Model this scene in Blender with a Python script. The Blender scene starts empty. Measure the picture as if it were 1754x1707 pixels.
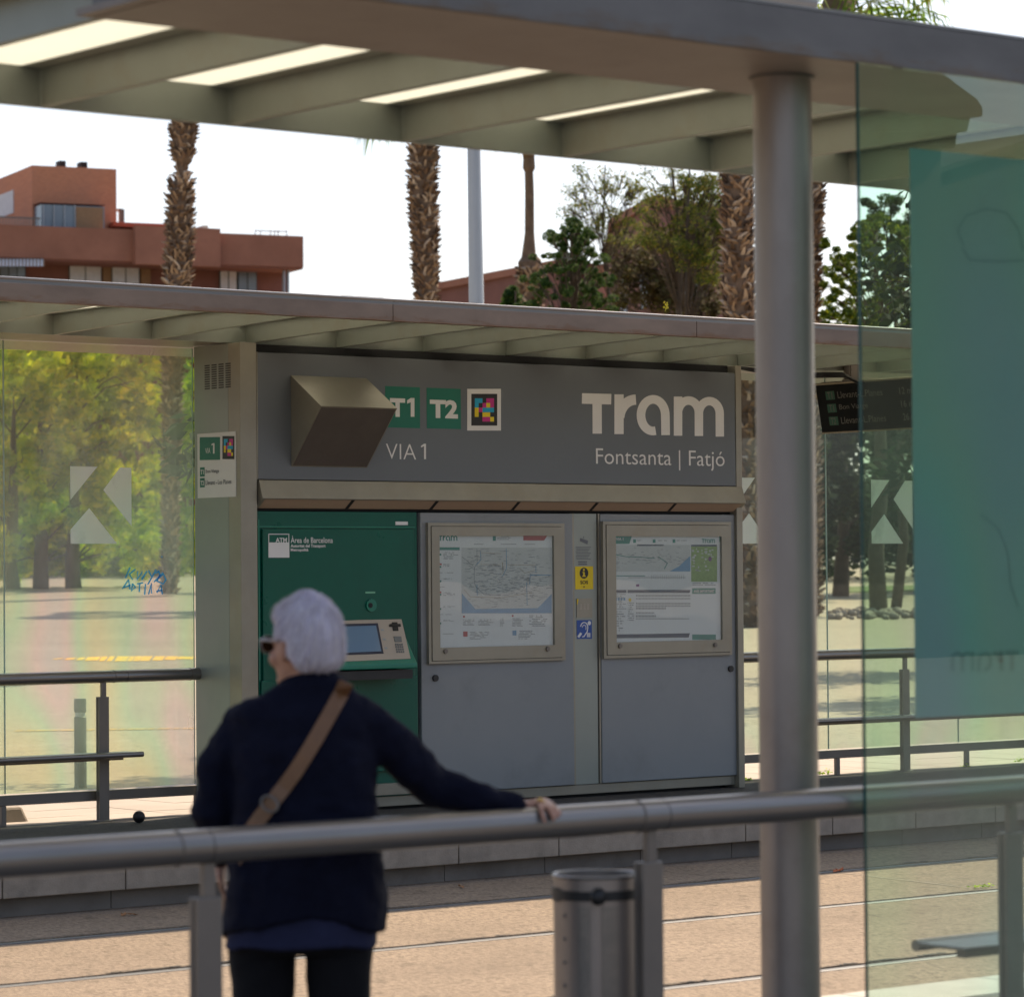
import bpy, bmesh, math, random
import numpy as np
from mathutils import Vector, Matrix, noise
random.seed(7)
R = math.radians
scene = bpy.context.scene
col = scene.collection

# ------------------------------------------------------------------ camera
F_PX, YAW, PITCH, ROLL = 5604.64, 0.67546, 0.02361, -0.00810767
CW, CH = 1754.0, 1707.0
CAMZ = 1.63
_cy, _sy, _cp, _sp = math.cos(YAW), math.sin(YAW), math.cos(PITCH), math.sin(PITCH)
FW = Vector((_sy * _cp, _cy * _cp, _sp))
_rt = Vector((_cy, -_sy, 0))
_up = _rt.cross(FW)
RT = _rt * math.cos(ROLL) + _up * math.sin(ROLL)
UP = -_rt * math.sin(ROLL) + _up * math.cos(ROLL)
CP = Vector((0, 0, CAMZ))
cam = bpy.data.cameras.new('camera')
cam.sensor_fit = 'HORIZONTAL'
cam.sensor_width = 36.0
cam.lens = F_PX / CW * 36.0
cam.clip_start = 0.1
cam.clip_end = 3000
cam.dof.use_dof = True
cam.dof.focus_distance = 23.2
cam.dof.aperture_fstop = 4.7
camo = bpy.data.objects.new('camera', cam)
col.objects.link(camo)
M = Matrix((RT, UP, -FW)).transposed().to_4x4()
M.translation = CP
camo.matrix_world = M
scene.camera = camo

# ------------------------------------------------------------------ light
SUN = Vector((0.90, 0.36, 1.0)).normalized()
EL = math.asin(SUN.z)
AZ = math.atan2(SUN.x, SUN.y)
world = bpy.data.worlds.new('World')
scene.world = world
world.use_nodes = True
wn = world.node_tree
for n in list(wn.nodes):
    wn.nodes.remove(n)
sky = wn.nodes.new('ShaderNodeTexSky')
sky.sky_type = 'NISHITA'
sky.sun_disc = False
sky.sun_elevation = EL
sky.sun_rotation = AZ
sky.air_density = 1.0
sky.dust_density = 2.5
sky.ozone_density = 1.0
bg = wn.nodes.new('ShaderNodeBackground')
bg.inputs[1].default_value = 0.085
wo = wn.nodes.new('ShaderNodeOutputWorld')
hs = wn.nodes.new('ShaderNodeHueSaturation'); hs.inputs['Saturation'].default_value = 0.7
wn.links.new(sky.outputs[0], hs.inputs['Color'])
tn = wn.nodes.new('ShaderNodeMix'); tn.data_type = 'RGBA'; tn.blend_type = 'MULTIPLY'; tn.inputs[0].default_value = 1.0
tn.inputs[7].default_value = (0.97, 1.0, 1.07, 1)
wn.links.new(hs.outputs[0], tn.inputs[6])
wn.links.new(tn.outputs[2], bg.inputs[0])
wn.links.new(bg.outputs[0], wo.inputs[0])
sun = bpy.data.lights.new('sun', 'SUN')
sun.energy = 3.6
sun.angle = R(0.5)
sun.color = (1.0, 0.82, 0.60)
suno = bpy.data.objects.new('sun', sun)
suno.rotation_euler = SUN.to_track_quat('Z', 'Y').to_euler()
suno.location = (0, 0, 40)
col.objects.link(suno)
scene.view_settings.view_transform = 'Standard'
scene.view_settings.look = 'None'
scene.view_settings.exposure = 1.2
scene.view_settings.gamma = 1.0
scene.render.engine = 'CYCLES'
scene.cycles.use_denoising = True
scene.cycles.max_bounces = 10
scene.cycles.transparent_max_bounces = 16
scene.cycles.caustics_reflective = False
scene.cycles.caustics_refractive = False

# ------------------------------------------------------------------ helpers
def ray(px, py):
    return FW + RT * ((px - 877) / F_PX) - UP * ((py - 853.5) / F_PX)
def at(px, py, X=None, Y=None, Z=None, D=None):
    d = ray(px, py)
    if X is not None: t = X / d.x
    elif Y is not None: t = Y / d.y
    elif Z is not None: t = (Z - CAMZ) / d.z
    else: t = D
    return CP + d * t
def atp(px, py, p0, n):
    d = ray(px, py)
    return CP + d * ((p0 - CP).dot(n) / d.dot(n))
def ground_z(y):
    return -0.04 + 0.03 * max(0.0, min(y, 90) - 24)

def tag(o, label=None, cat=None, group=None, kind=None):
    if label: o['label'] = label
    if cat: o['category'] = cat
    if group: o['group'] = group
    if kind: o['kind'] = kind
    return o
def worigin(o):
    v = Vector((0, 0, 0))
    while o is not None:
        v += o.location
        o = o.parent
    return v
def thing(name, label, cat, loc, group=None):
    o = bpy.data.objects.new(name, None)
    o.empty_display_size = 0.2
    o.location = loc
    col.objects.link(o)
    return tag(o, label, cat, group)
def children(o):
    return [c for c in bpy.data.objects if c.parent is o]
def copy_tree(o, parent=None, off=None):
    c = o.copy()
    col.objects.link(c)
    c.parent = parent
    if off is not None: c.location = o.location + Vector(off)
    for ch in children(o):
        copy_tree(ch, c)
    return c

class MB:
    def __init__(s):
        s.v = []; s.f = []
    def box(s, a, b, m=None):
        x0, y0, z0 = a; x1, y1, z1 = b
        P = [(x0,y0,z0),(x1,y0,z0),(x1,y1,z0),(x0,y1,z0),(x0,y0,z1),(x1,y0,z1),(x1,y1,z1),(x0,y1,z1)]
        k = len(s.v)
        for p in P:
            p = Vector(p)
            s.v.append(m @ p if m is not None else p)
        for q in ((0,3,2,1),(4,5,6,7),(0,1,5,4),(1,2,6,5),(2,3,7,6),(3,0,4,7)):
            s.f.append([k + i for i in q])
        return s
    def hexa(s, P):
        k = len(s.v)
        s.v += [Vector(p) for p in P]
        for q in ((0,3,2,1),(4,5,6,7),(0,1,5,4),(1,2,6,5),(2,3,7,6),(3,0,4,7)):
            s.f.append([k + i for i in q])
        return s
    def poly(s, pts):
        k = len(s.v)
        s.v += [Vector(p) for p in pts]
        s.f.append(list(range(k, k + len(pts))))
        return s
    def prism(s, pts, ext):
        k = len(s.v); n = len(pts); e = Vector(ext)
        s.v += [Vector(p) for p in pts] + [Vector(p) + e for p in pts]
        s.f.append(list(range(k, k + n))[::-1]); s.f.append(list(range(k + n, k + 2 * n)))
        for i in range(n):
            j = (i + 1) % n
            s.f.append([k + i, k + j, k + n + j, k + n + i])
        return s
    def tube(s, pts, r, n=12, caps=True, sx=1.0, sy=1.0):
        pts = [Vector(p) for p in pts]
        if not hasattr(r, '__len__'): r = [r] * len(pts)
        k0 = len(s.v); up = None
        for i, p in enumerate(pts):
            t = (pts[min(i + 1, len(pts) - 1)] - pts[max(i - 1, 0)])
            t = t.normalized() if t.length > 1e-9 else Vector((0, 0, 1))
            if up is None:
                up = Vector((0, 0, 1)) if abs(t.z) < 0.9 else Vector((1, 0, 0))
            b = t.cross(up).normalized(); up = b.cross(t).normalized()
            for q in range(n):
                a = 2 * math.pi * q / n
                s.v.append(p + b * (r[i] * sx * math.cos(a)) + up * (r[i] * sy * math.sin(a)))
        for i in range(len(pts) - 1):
            for q in range(n):
                a = k0 + i * n + q; b2 = k0 + i * n + (q + 1) % n
                s.f.append([a, b2, b2 + n, a + n])
        if caps:
            s.f.append([k0 + q for q in range(n)][::-1])
            s.f.append([k0 + (len(pts) - 1) * n + q for q in range(n)])
        return s
    def ell(s, c, rad, rot=None, nu=16, nv=10, fn=None):
        c = Vector(c); k = len(s.v)
        def put(d):
            sc = fn(d) if fn else 1.0
            p = Vector((d.x * rad[0] * sc, d.y * rad[1] * sc, d.z * rad[2] * sc))
            if rot is not None: p = rot @ p
            s.v.append(c + p)
        put(Vector((0, 0, 1)))
        for i in range(1, nv):
            th = math.pi * i / nv
            for j in range(nu):
                ph = 2 * math.pi * j / nu
                put(Vector((math.sin(th) * math.cos(ph), math.sin(th) * math.sin(ph), math.cos(th))))
        put(Vector((0, 0, -1)))
        for j in range(nu):
            s.f.append([k, k + 1 + j, k + 1 + (j + 1) % nu])
            s.f.append([k + 1 + (nv - 2) * nu + (j + 1) % nu, k + 1 + (nv - 2) * nu + j, k + 1 + (nv - 1) * nu])
        for i in range(nv - 2):
            for j in range(nu):
                a = k + 1 + i * nu + j; b = k + 1 + i * nu + (j + 1) % nu
                s.f.append([a, a + nu, b + nu, b])
        return s
    def caps(s, p0, r0, p1, r1, n=14):
        p0 = Vector(p0); p1 = Vector(p1)
        s.tube([p0, p0.lerp(p1, .5), p1], [r0, (r0 + r1) / 2, r1], n)
        s.ell(p0, (r0,) * 3, None, n, 8); s.ell(p1, (r1,) * 3, None, n, 8)
        return s
    def loft(s, rings):
        n = len(rings[0]); k = len(s.v)
        for rg in rings: s.v += [Vector(p) for p in rg]
        for i in range(len(rings) - 1):
            for j in range(n):
                a = k + i * n + j; b = k + i * n + (j + 1) % n
                s.f.append([a, b, b + n, a + n])
        for rg, base, rev in ((rings[0], k, True), (rings[-1], k + (len(rings) - 1) * n, False)):
            c = sum((Vector(p) for p in rg), Vector()) / n
            ci = len(s.v); s.v.append(c)
            for j in range(n):
                a = base + j; b = base + (j + 1) % n
                s.f.append([ci, b, a] if rev else [ci, a, b])
        return s
    def build(s, name, mat, parent=None, smooth=False, bevel=0, origin=None, seg=2, local=False):
        o0 = worigin(parent) if parent is not None else (Vector(origin) if origin is not None and not local else Vector((0, 0, 0)))
        me = bpy.data.meshes.new(name)
        me.from_pydata([tuple(v - o0) for v in s.v], [], s.f)
        me.validate()
        bm = bmesh.new(); bm.from_mesh(me)
        bmesh.ops.recalc_face_normals(bm, faces=bm.faces)
        bm.to_mesh(me); bm.free()
        if mat: me.materials.append(mat)
        if smooth:
            for p in me.polygons: p.use_smooth = True
            if smooth == 'auto':
                try: me.set_sharp_from_angle(angle=R(40))
                except Exception: pass
        o = bpy.data.objects.new(name, me)
        col.objects.link(o)
        if parent is not None: o.parent = parent
        elif origin is not None: o.location = origin
        if bevel:
            b = o.modifiers.new('bevel', 'BEVEL'); b.width = bevel; b.segments = seg; b.limit_method = 'ANGLE'; b.angle_limit = R(35)
        return o

def bake(o):
    dg = bpy.context.evaluated_depsgraph_get()
    me = bpy.data.meshes.new_from_object(o.evaluated_get(dg))
    o.modifiers.clear()
    old = o.data; o.data = me
    bpy.data.meshes.remove(old)
def blob(o, voxel=0.008, smooth=6, disp=0, dscale=0.2, adaptive=0):
    m = o.modifiers.new('remesh', 'REMESH'); m.mode = 'VOXEL'; m.voxel_size = voxel; m.use_smooth_shade = True
    if smooth:
        m = o.modifiers.new('smooth', 'SMOOTH'); m.iterations = smooth; m.factor = 0.5
    if disp:
        t = bpy.data.textures.new('folds', 'CLOUDS'); t.noise_scale = dscale
        m = o.modifiers.new('disp', 'DISPLACE'); m.texture = t; m.strength = disp; m.mid_level = 0.5; m.texture_coords = 'GLOBAL'
    bake(o)
    for p in o.data.polygons: p.use_smooth = True

def text(s, tl, w, h, ux, uz, mat, parent, name='lettering', bold=0.0, out=(0, -1, 0), lift=0.0015, spacing=1.0):
    """text fitted into a w x h rectangle whose top left corner is tl"""
    cu = bpy.data.curves.new('t', 'FONT')
    cu.body = s; cu.size = 1.0; cu.offset = bold; cu.space_character = spacing; cu.resolution_u = 3
    to = bpy.data.objects.new('t', cu)
    col.objects.link(to)
    dg = bpy.context.evaluated_depsgraph_get()
    me = bpy.data.meshes.new_from_object(to.evaluated_get(dg))
    bpy.data.objects.remove(to); bpy.data.curves.remove(cu)
    xs = [v.co.x for v in me.vertices]; ys = [v.co.y for v in me.vertices]
    x0, x1, y0, y1 = min(xs), max(xs), min(ys), max(ys)
    ux = Vector(ux).normalized(); uz = Vector(uz).normalized(); out = Vector(out).normalized()
    mb = MB()
    for v in me.vertices:
        mb.v.append(Vector(tl) + ux * ((v.co.x - x0) / (x1 - x0) * w) + uz * (((v.co.y - y1) / (y1 - y0)) * h) + out * lift)
    for p in me.polygons: mb.f.append(list(p.vertices))
    bpy.data.meshes.remove(me)
    if parent == 'mb': return mb
    return mb.build(name, mat, parent)

# ------------------------------------------------------------------ materials
def nmat(name):
    m = bpy.data.materials.new(name); m.use_nodes = True
    nt = m.node_tree
    return m, nt, nt.nodes['Principled BSDF'], nt.nodes['Material Output']
def mixcol(nt, fac, a, b, blend='MIX'):
    n = nt.nodes.new('ShaderNodeMix'); n.data_type = 'RGBA'; n.blend_type = blend
    for i, v in ((6, a), (7, b)):
        if hasattr(v, 'links'): nt.links.new(v, n.inputs[i])
        else: n.inputs[i].default_value = (*v, 1)
    if hasattr(fac, 'links'): nt.links.new(fac, n.inputs[0])
    else: n.inputs[0].default_value = fac
    return n.outputs[2]
def noise_tex(nt, scale, detail=4, rough=0.55, stretch=None, coord='Object'):
    tc = nt.nodes.new('ShaderNodeTexCoord')
    n = nt.nodes.new('ShaderNodeTexNoise')
    n.inputs['Scale'].default_value = scale; n.inputs['Detail'].default_value = detail; n.inputs['Roughness'].default_value = rough
    if stretch:
        mp = nt.nodes.new('ShaderNodeMapping'); mp.inputs['Scale'].default_value = stretch
        nt.links.new(tc.outputs[coord], mp.inputs[0]); nt.links.new(mp.outputs[0], n.inputs[0])
    else:
        nt.links.new(tc.outputs[coord], n.inputs[0])
    return n.outputs[0]
def ramp(nt, src, stops):
    n = nt.nodes.new('ShaderNodeValToRGB')
    e = n.color_ramp.elements
    while len(e) < len(stops): e.new(0.5)
    for el, (p, c) in zip(e, stops):
        el.position = p; el.color = (*c, 1) if len(c) == 3 else c
    nt.links.new(src, n.inputs[0])
    return n.outputs[0]
def bump(nt, bs, src, strength, dist=0.01):
    b = nt.nodes.new('ShaderNodeBump'); b.inputs['Strength'].default_value = strength; b.inputs['Distance'].default_value = dist
    nt.links.new(src, b.inputs['Height']); nt.links.new(b.outputs[0], bs.inputs['Normal'])
def mat(name, c, rough=0.5, metal=0.0, var=0.15, vscale=6, bumps=0.0, bscale=60, c2=None, stretch=None, spec=0.5, dirt=0.0, dirtc=(.08, .06, .045)):
    m, nt, bs, out = nmat(name)
    c2 = c2 or tuple(x * (1 - var) for x in c)
    n = noise_tex(nt, vscale, 5, .6, stretch)
    f = ramp(nt, n, [(.3, (0, 0, 0)), (.7, (1, 1, 1))])
    cc = mixcol(nt, f, c, c2)
    if dirt:
        n2 = noise_tex(nt, 2.3, 8, .7)
        f2 = ramp(nt, n2, [(.52, (0, 0, 0)), (.75, (dirt,) * 3)])
        cc = mixcol(nt, f2, cc, dirtc)
    nt.links.new(cc, bs.inputs['Base Color'])
    bs.inputs['Metallic'].default_value = metal
    bs.inputs['Specular IOR Level'].default_value = spec
    r = nt.nodes.new('ShaderNodeMapRange')
    r.inputs[3].default_value = max(0.02, rough - .07); r.inputs[4].default_value = min(1, rough + .09)
    nt.links.new(n, r.inputs[0]); nt.links.new(r.outputs[0], bs.inputs['Roughness'])
    if bumps:
        bump(nt, bs, noise_tex(nt, bscale, 4, .6, stretch), bumps)
    return m
def glassm(name, tint, dust=0.03, dustc=(.7, .75, .7), ior=1.5, irid=0.0, rough=0.0, dstretch=None, wavy=0):
    m, nt, bs, out = nmat(name)
    nt.nodes.remove(bs)
    tr = nt.nodes.new('ShaderNodeBsdfTransparent'); gl = nt.nodes.new('ShaderNodeBsdfGlossy'); df_ = nt.nodes.new('ShaderNodeBsdfDiffuse'); dt_ = nt.nodes.new('ShaderNodeBsdfTranslucent'); df = nt.nodes.new('ShaderNodeMixShader')
    fr = nt.nodes.new('ShaderNodeFresnel')
    gb = nt.nodes.new('ShaderNodeNewGeometry'); mi = nt.nodes.new('ShaderNodeMapRange')
    mi.inputs[3].default_value = ior; mi.inputs[4].default_value = 1.0 / ior      # same reflectance on both faces of the pane
    nt.links.new(gb.outputs['Backfacing'], mi.inputs[0]); nt.links.new(mi.outputs[0], fr.inputs[0])
    gl.inputs['Roughness'].default_value = rough
    if wavy:
        wb = nt.nodes.new('ShaderNodeBump'); wb.inputs['Strength'].default_value = wavy; wb.inputs['Distance'].default_value = .02
        nt.links.new(noise_tex(nt, 2.2, 1, .3), wb.inputs['Height']); nt.links.new(wb.outputs[0], gl.inputs['Normal'])
    tcol = None
    if irid:
        n = noise_tex(nt, 0.9, 1, .4, (1.6, 1, .7))
        rc = ramp(nt, n, [(.30, (.98, .86, .90)), (.42, (.98, .96, .80)), (.52, (.84, .98, .86)), (.62, (.98, .88, .93)), (.74, (.84, .93, .99))])
        tcol = mixcol(nt, irid, tint, mixcol(nt, 1.0, rc, tint, 'MULTIPLY'))
        nt.links.new(tcol, tr.inputs[0])
    else:
        tr.inputs[0].default_value = (*tint, 1)
    df_.inputs[0].default_value = (*dustc, 1); dt_.inputs[0].default_value = (*dustc, 1); df.inputs[0].default_value = .5
    nt.links.new(df_.outputs[0], df.inputs[1]); nt.links.new(dt_.outputs[0], df.inputs[2])
    m1 = nt.nodes.new('ShaderNodeMixShader'); m2 = nt.nodes.new('ShaderNodeMixShader')
    nz = noise_tex(nt, 1.2, 6, .65, dstretch or (1, 1, .5))
    mr = nt.nodes.new('ShaderNodeMapRange'); mr.inputs[1].default_value = .3; mr.inputs[2].default_value = .75
    mr.inputs[3].default_value = dust * .4; mr.inputs[4].default_value = dust * 1.6
    nt.links.new(nz, mr.inputs[0]); nt.links.new(mr.outputs[0], m1.inputs[0])
    nt.links.new(tr.outputs[0], m1.inputs[1]); nt.links.new(df.outputs[0], m1.inputs[2])
    nt.links.new(fr.outputs[0], m2.inputs[0]); nt.links.new(m1.outputs[0], m2.inputs[1]); nt.links.new(gl.outputs[0], m2.inputs[2])
    nt.links.new(m2.outputs[0], out.inputs[0])
    return m
def leafm(name, stops, trans=0.45, rough=0.5):
    m, nt, bs, out = nmat(name)
    g = nt.nodes.new('ShaderNodeNewGeometry')
    c = ramp(nt, g.outputs['Random Per Island'], stops)
    nt.links.new(c, bs.inputs['Base Color']); bs.inputs['Roughness'].default_value = .8; bs.inputs['Specular IOR Level'].default_value = .12
    t = nt.nodes.new('ShaderNodeBsdfTranslucent')
    br = mixcol(nt, 1.0, c, (2.0, 2.1, .9), 'MULTIPLY')
    nt.links.new(br, t.inputs[0])
    mx = nt.nodes.new('ShaderNodeMixShader'); mx.inputs[0].default_value = trans
    nt.links.new(bs.outputs[0], mx.inputs[1]); nt.links.new(t.outputs[0], mx.inputs[2]); nt.links.new(mx.outputs[0], out.inputs[0])
    return m

m_soffit = mat('soffit_brown_bounce', (.20, .165, .14), .45, .1, .10, 3, .03, 40, dirt=.3)  # brown of the light bounced from the ground is mixed into this colour
m_roof = mat('painted_roof_steel', (.245, .265, .228), .42, .15, .10, 3, .03, 40, dirt=.35, dirtc=(.20, .14, .08))
def rusted(name, c, rust, rough=.45):
    m = mat(name, c, rough, .15, .3, 2.2, .04, 30, dirt=.45, dirtc=tuple(x * .55 for x in c), stretch=(1, 1, 2.5))
    nt = m.node_tree; bs = nt.nodes['Principled BSDF']
    src = bs.inputs['Base Color'].links[0].from_socket
    tc = nt.nodes.new('ShaderNodeTexCoord'); sx = nt.nodes.new('ShaderNodeSeparateXYZ'); nt.links.new(tc.outputs['Generated'], sx.inputs[0])
    n = noise_tex(nt, 3.0, 7, .7, (1.5, 1, 6))
    ad = nt.nodes.new('ShaderNodeMath'); ad.operation = 'MULTIPLY_ADD'; ad.inputs[1].default_value = .55; nt.links.new(sx.outputs[2], ad.inputs[0])
    nt.links.new(n, ad.inputs[2])
    f = ramp(nt, ad.outputs[0], [(.44, (.85,) * 3), (.62, (0, 0, 0))])
    nt.links.new(mixcol(nt, f, src, rust), bs.inputs['Base Color'])
    return m
m_farbeam = rusted('front_beam_warm_bounce', (.24, .175, .13), (.17, .09, .045))  # warm light bounced off the tracks is painted into the base colour
m_fascia = rusted('weathered_fascia_steel', (.15, .142, .135), (.12, .078, .042))
m_steel = mat('brushed_steel', (.235, .22, .205), .30, .7, .18, 5, .03, 90, stretch=(.4, 6, 6), dirt=.25, dirtc=(.2, .15, .11))
m_colsteel = mat('column_steel', (.33, .285, .255), .40, .6, .28, 3, .03, 60, dirt=.55, dirtc=(.19, .145, .12), stretch=(1, 1, .35))
m_post = mat('post_steel', (.20, .175, .152), .45, .4, .15, 4, .03, 70)
m_beige = mat('satin_stainless', (.31, .29, .235), .36, .4, .16, 3, .03, 80, dirt=.4, dirtc=(.26, .2, .13))
m_side = mat('kiosk_side_steel', (.29, .315, .285), .40, .35, .10, 1.5, .02, 60)
m_door = mat('grey_door_paint', (.235, .252, .262), .38, .0, .10, 1.3, .01, 50, dirt=.35, dirtc=(.13, .132, .13))
m_signgrey = mat('sign_grey_paint', (.125, .140, .154), .36, .0, .08, 1.0, .0, 50, dirt=.2, dirtc=(.10, .108, .115))
m_white = mat('white_print', (.72, .72, .71), .5, 0, .05, 4)
m_green = mat('machine_green_paint', (.002, .105, .07), .28, .0, .16, 2, .01, 60, dirt=.2, dirtc=(.01, .05, .035), spec=.35)
m_greenlight = mat('machine_green_edge', (.006, .18, .115), .32, 0, .1, 2)
m_badge = mat('badge_green', (.0, .15, .10), .45, 0, .05, 4)
m_black = mat('black_rubber', (.012, .012, .013), .5, 0, .2, 8)
m_dark = mat('dark_gap', (.008, .008, .009), .7, 0, .1, 8)
m_rubber = mat('black_ball_rubber', (.006, .006, .0075), .55, 0, .3, 20, .2, 120)
m_cream = mat('console_cream', (.42, .36, .30), .4, .1, .06, 3)
m_screen = mat('console_screen', (.16, .25, .36), .12, 0, .1, 1.5)
m_bluedark = mat('screen_bezel', (.012, .018, .05), .35)
m_yellow = mat('sos_yellow', (.75, .55, .0), .45)
m_blue = mat('hearing_blue', (.02, .08, .33), .45)
m_paper = mat('poster_paper', (.76, .79, .79), .6, 0, .03, 2)
m_seablue = mat('map_blue', (.17, .36, .56), .6)
m_mapgrey = mat('map_grey', (.60, .635, .625), .6, 0, .1, 12)
m_ink = mat('print_ink', (.14, .15, .17), .6)
m_inklt = mat('print_ink_light', (.33, .36, .37), .6)
m_teal = mat('print_teal', (.02, .25, .20), .6)
m_red = mat('print_red', (.45, .05, .06), .6)
m_navy = mat('print_navy', (.05, .08, .13), .6)
m_mapgreen = mat('map_green', (.30, .45, .16), .6, 0, .3, 30)
m_purple = mat('map_purple', (.2, .06, .25), .6)
m_cyan = mat('code_cyan', (.0, .38, .62), .5); m_mag = mat('code_magenta', (.55, .02, .22), .5); m_yel = mat('code_yellow', (.80, .62, .0), .5)
m_tealfilm = glassm('teal_poster_back', (.3, .6, .6), 3.0, (.42, .64, .68), 1.25)
m_tealink = glassm('teal_poster_ink', (.3, .6, .6), 3.0, (.34, .55, .59), 1.25)
m_frost = glassm('frosted_marker', (.60, .65, .62), 1.3, (.93, .97, .92))
m_board = mat('display_black', (.006, .0055, .007), .6, spec=.15)
m_boardframe = mat('display_frame', (.30, .24, .18), .4, .5)
m_skin = mat('skin', (.40, .205, .135), .5, 0, .12, 14, .05, 200)
m_navycl = mat('navy_knit', (.0055, .0065, .018), .9, 0, .25, 14, .25, 420, spec=.15)
m_blouse = mat('blue_blouse', (.020, .023, .058), .85, 0, .2, 10, .1, 300, spec=.2)
m_trouser = mat('black_trousers', (.007, .007, .009), .85, 0, .2, 10, .1, 300, spec=.2)
m_leather = mat('tan_leather', (.20, .095, .04), .5, 0, .2, 20, .08, 200)
m_gold = mat('gold', (.75, .5, .15), .25, 1.0)
m_lens = mat('sunglass_lens', (.03, .017, .008), .15)
m_hair, nt, bs, _ = nmat('grey_hair')
hn = noise_tex(nt, 16, 5, .6, (1, 1, .22)); hn2 = noise_tex(nt, 90, 3, .6, (1, 1, .12))
nt.links.new(mixcol(nt, ramp(nt, hn, [(.35, (0,)*3), (.68, (1,)*3)]), (.58, .54, .63), (.38, .33, .41)), bs.inputs['Base Color'])
bs.inputs['Roughness'].default_value = .75
bump(nt, bs, hn2, .7, .008)

m_panel, nt, bs, out = nmat('opal_roof_panel')
bs.inputs['Base Color'].default_value = (.72, .72, .62, 1); bs.inputs['Roughness'].default_value = .6
tl_ = nt.nodes.new('ShaderNodeBsdfTranslucent'); tl_.inputs[0].default_value = (.92, .92, .84, 1)
mx = nt.nodes.new('ShaderNodeMixShader'); mx.inputs[0].default_value = .68
nt.links.new(bs.outputs[0], mx.inputs[1]); nt.links.new(tl_.outputs[0], mx.inputs[2]); nt.links.new(mx.outputs[0], out.inputs[0])

m_glass_far = glassm('far_shelter_glass', (.95, .975, .955), .21, (.80, .86, .76), 1.5, .9)
m_glass_right = glassm('far_shelter_glass_clear', (.88, .94, .93), .02, (.5, .6, .6), 1.5, .3)
m_glass_near = glassm('near_shelter_glass', (.865, .968, .918), .03, (.42, .68, .58), 1.85, .35)
m_glass_case = glassm('case_glass', (.95, .97, .97), .03, (.6, .65, .66), 1.75, wavy=.10)
m_glassedge = mat('green_glass_edge', (.01, .07, .065), .15)

# asphalt of the track bed
def asphalt(name, c, c2, sp, bs_=.35, big=1.4):
    m, nt, bs, out = nmat(name)
    a = noise_tex(nt, big, 6, .65, (1, 1, 1))
    b = noise_tex(nt, 60, 4, .75, (1, .3, 1))
    v = nt.nodes.new('ShaderNodeTexVoronoi'); v.inputs['Scale'].default_value = 70
    tc = nt.nodes.new('ShaderNodeTexCoord'); mp_ = nt.nodes.new('ShaderNodeMapping'); mp_.inputs['Scale'].default_value = (1, .3, 1); nt.links.new(tc.outputs['Object'], mp_.inputs[0]); nt.links.new(mp_.outputs[0], v.inputs[0])
    cc = mixcol(nt, ramp(nt, a, [(.3, (0,)*3), (.7, (1,)*3)]), c, c2)
    cc = mixcol(nt, ramp(nt, b, [(.47, (0,)*3), (.58, (1,)*3)]), cc, sp)
    d = noise_tex(nt, 14, 6, .85, (.6, .5, 1))
    cc = mixcol(nt, ramp(nt, d, [(.54, (0,)*3), (.64, (.85,)*3)]), cc, tuple(x * .38 for x in c))
    cc = mixcol(nt, ramp(nt, v.outputs['Distance'], [(.05, (.5,)*3), (.22, (0,)*3)]), cc, tuple(min(1, x * 1.7) for x in c))
    nt.links.new(cc, bs.inputs['Base Color']); bs.inputs['Roughness'].default_value = .9; bs.inputs['Specular IOR Level'].default_value = .25
    bump(nt, bs, b, bs_, .02)
    return m
m_asph = asphalt('dusty_track_asphalt', (.325, .25, .182), (.225, .172, .125), (.165, .126, .092), .5, .9)
m_plat = asphalt('dark_platform_asphalt', (.085, .078, .07), (.06, .056, .052), (.05, .047, .044))
m_platnear = asphalt('near_platform_asphalt', (.16, .15, .14), (.12, .115, .11), (.1, .09, .09))
m_road = asphalt('pale_road', (.37, .32, .24), (.28, .24, .18), (.28, .24, .175), .2, .25)
m_kerb = mat('granite_kerb', (.34, .285, .23), .85, 0, .25, 9, .25, 80, dirt=.6, dirtc=(.12, .105, .09))
m_riser = mat('concrete_riser', (.21, .185, .165), .9, 0, .25, 3, .2, 60, dirt=.5)
m_coping = mat('white_coping', (.46, .44, .40), .85, 0, .15, 6, .2, 70)
m_rail = mat('worn_rail_head', (.11, .11, .115), .55, .35, .15, 6, stretch=(.3, 5, 5))
m_groove = mat('rail_groove', (.012, .011, .01), .9)
m_paver = mat('pale_pavers', (.40, .335, .275), .85, 0, .14, 1.2, .1, 80)
m_yellowpaint = mat('yellow_road_paint', (.90, .50, .0), .7, 0, .3, 3)
m_brick, nt, bs, _ = nmat('red_brick')
tc = nt.nodes.new('ShaderNodeTexCoord'); bk = nt.nodes.new('ShaderNodeTexBrick')
bk.inputs['Color1'].default_value = (.58, .245, .125, 1); bk.inputs['Color2'].default_value = (.50, .205, .105, 1); bk.inputs['Mortar'].default_value = (.42, .24, .17, 1)
bk.inputs['Scale'].default_value = 3.5; bk.inputs['Mortar Size'].default_value = .012
mpn = nt.nodes.new('ShaderNodeMapping'); mpn.inputs['Rotation'].default_value = (R(90), 0, 0)
nt.links.new(tc.outputs['Object'], mpn.inputs[0]); nt.links.new(mpn.outputs[0], bk.inputs[0])
bn = noise_tex(nt, .5, 5, .6)
nt.links.new(mixcol(nt, ramp(nt, bn, [(.35, (0,)*3), (.7, (.5,)*3)]), bk.outputs[0], (.42, .20, .13)), bs.inputs['Base Color'])
bs.inputs['Roughness'].default_value = .9
m_brickdark = mat('brown_brick', (.23, .10, .075), .9, 0, .2, .6, .1, 20)
m_brickmid = mat('weathered_brick', (.37, .16, .098), .9, 0, .28, .5, .1, 20, dirt=.4, dirtc=(.22, .10, .068))
m_rooftile = mat('red_roof_tiles', (.42, .09, .045), .8, 0, .25, 1.5)
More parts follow.
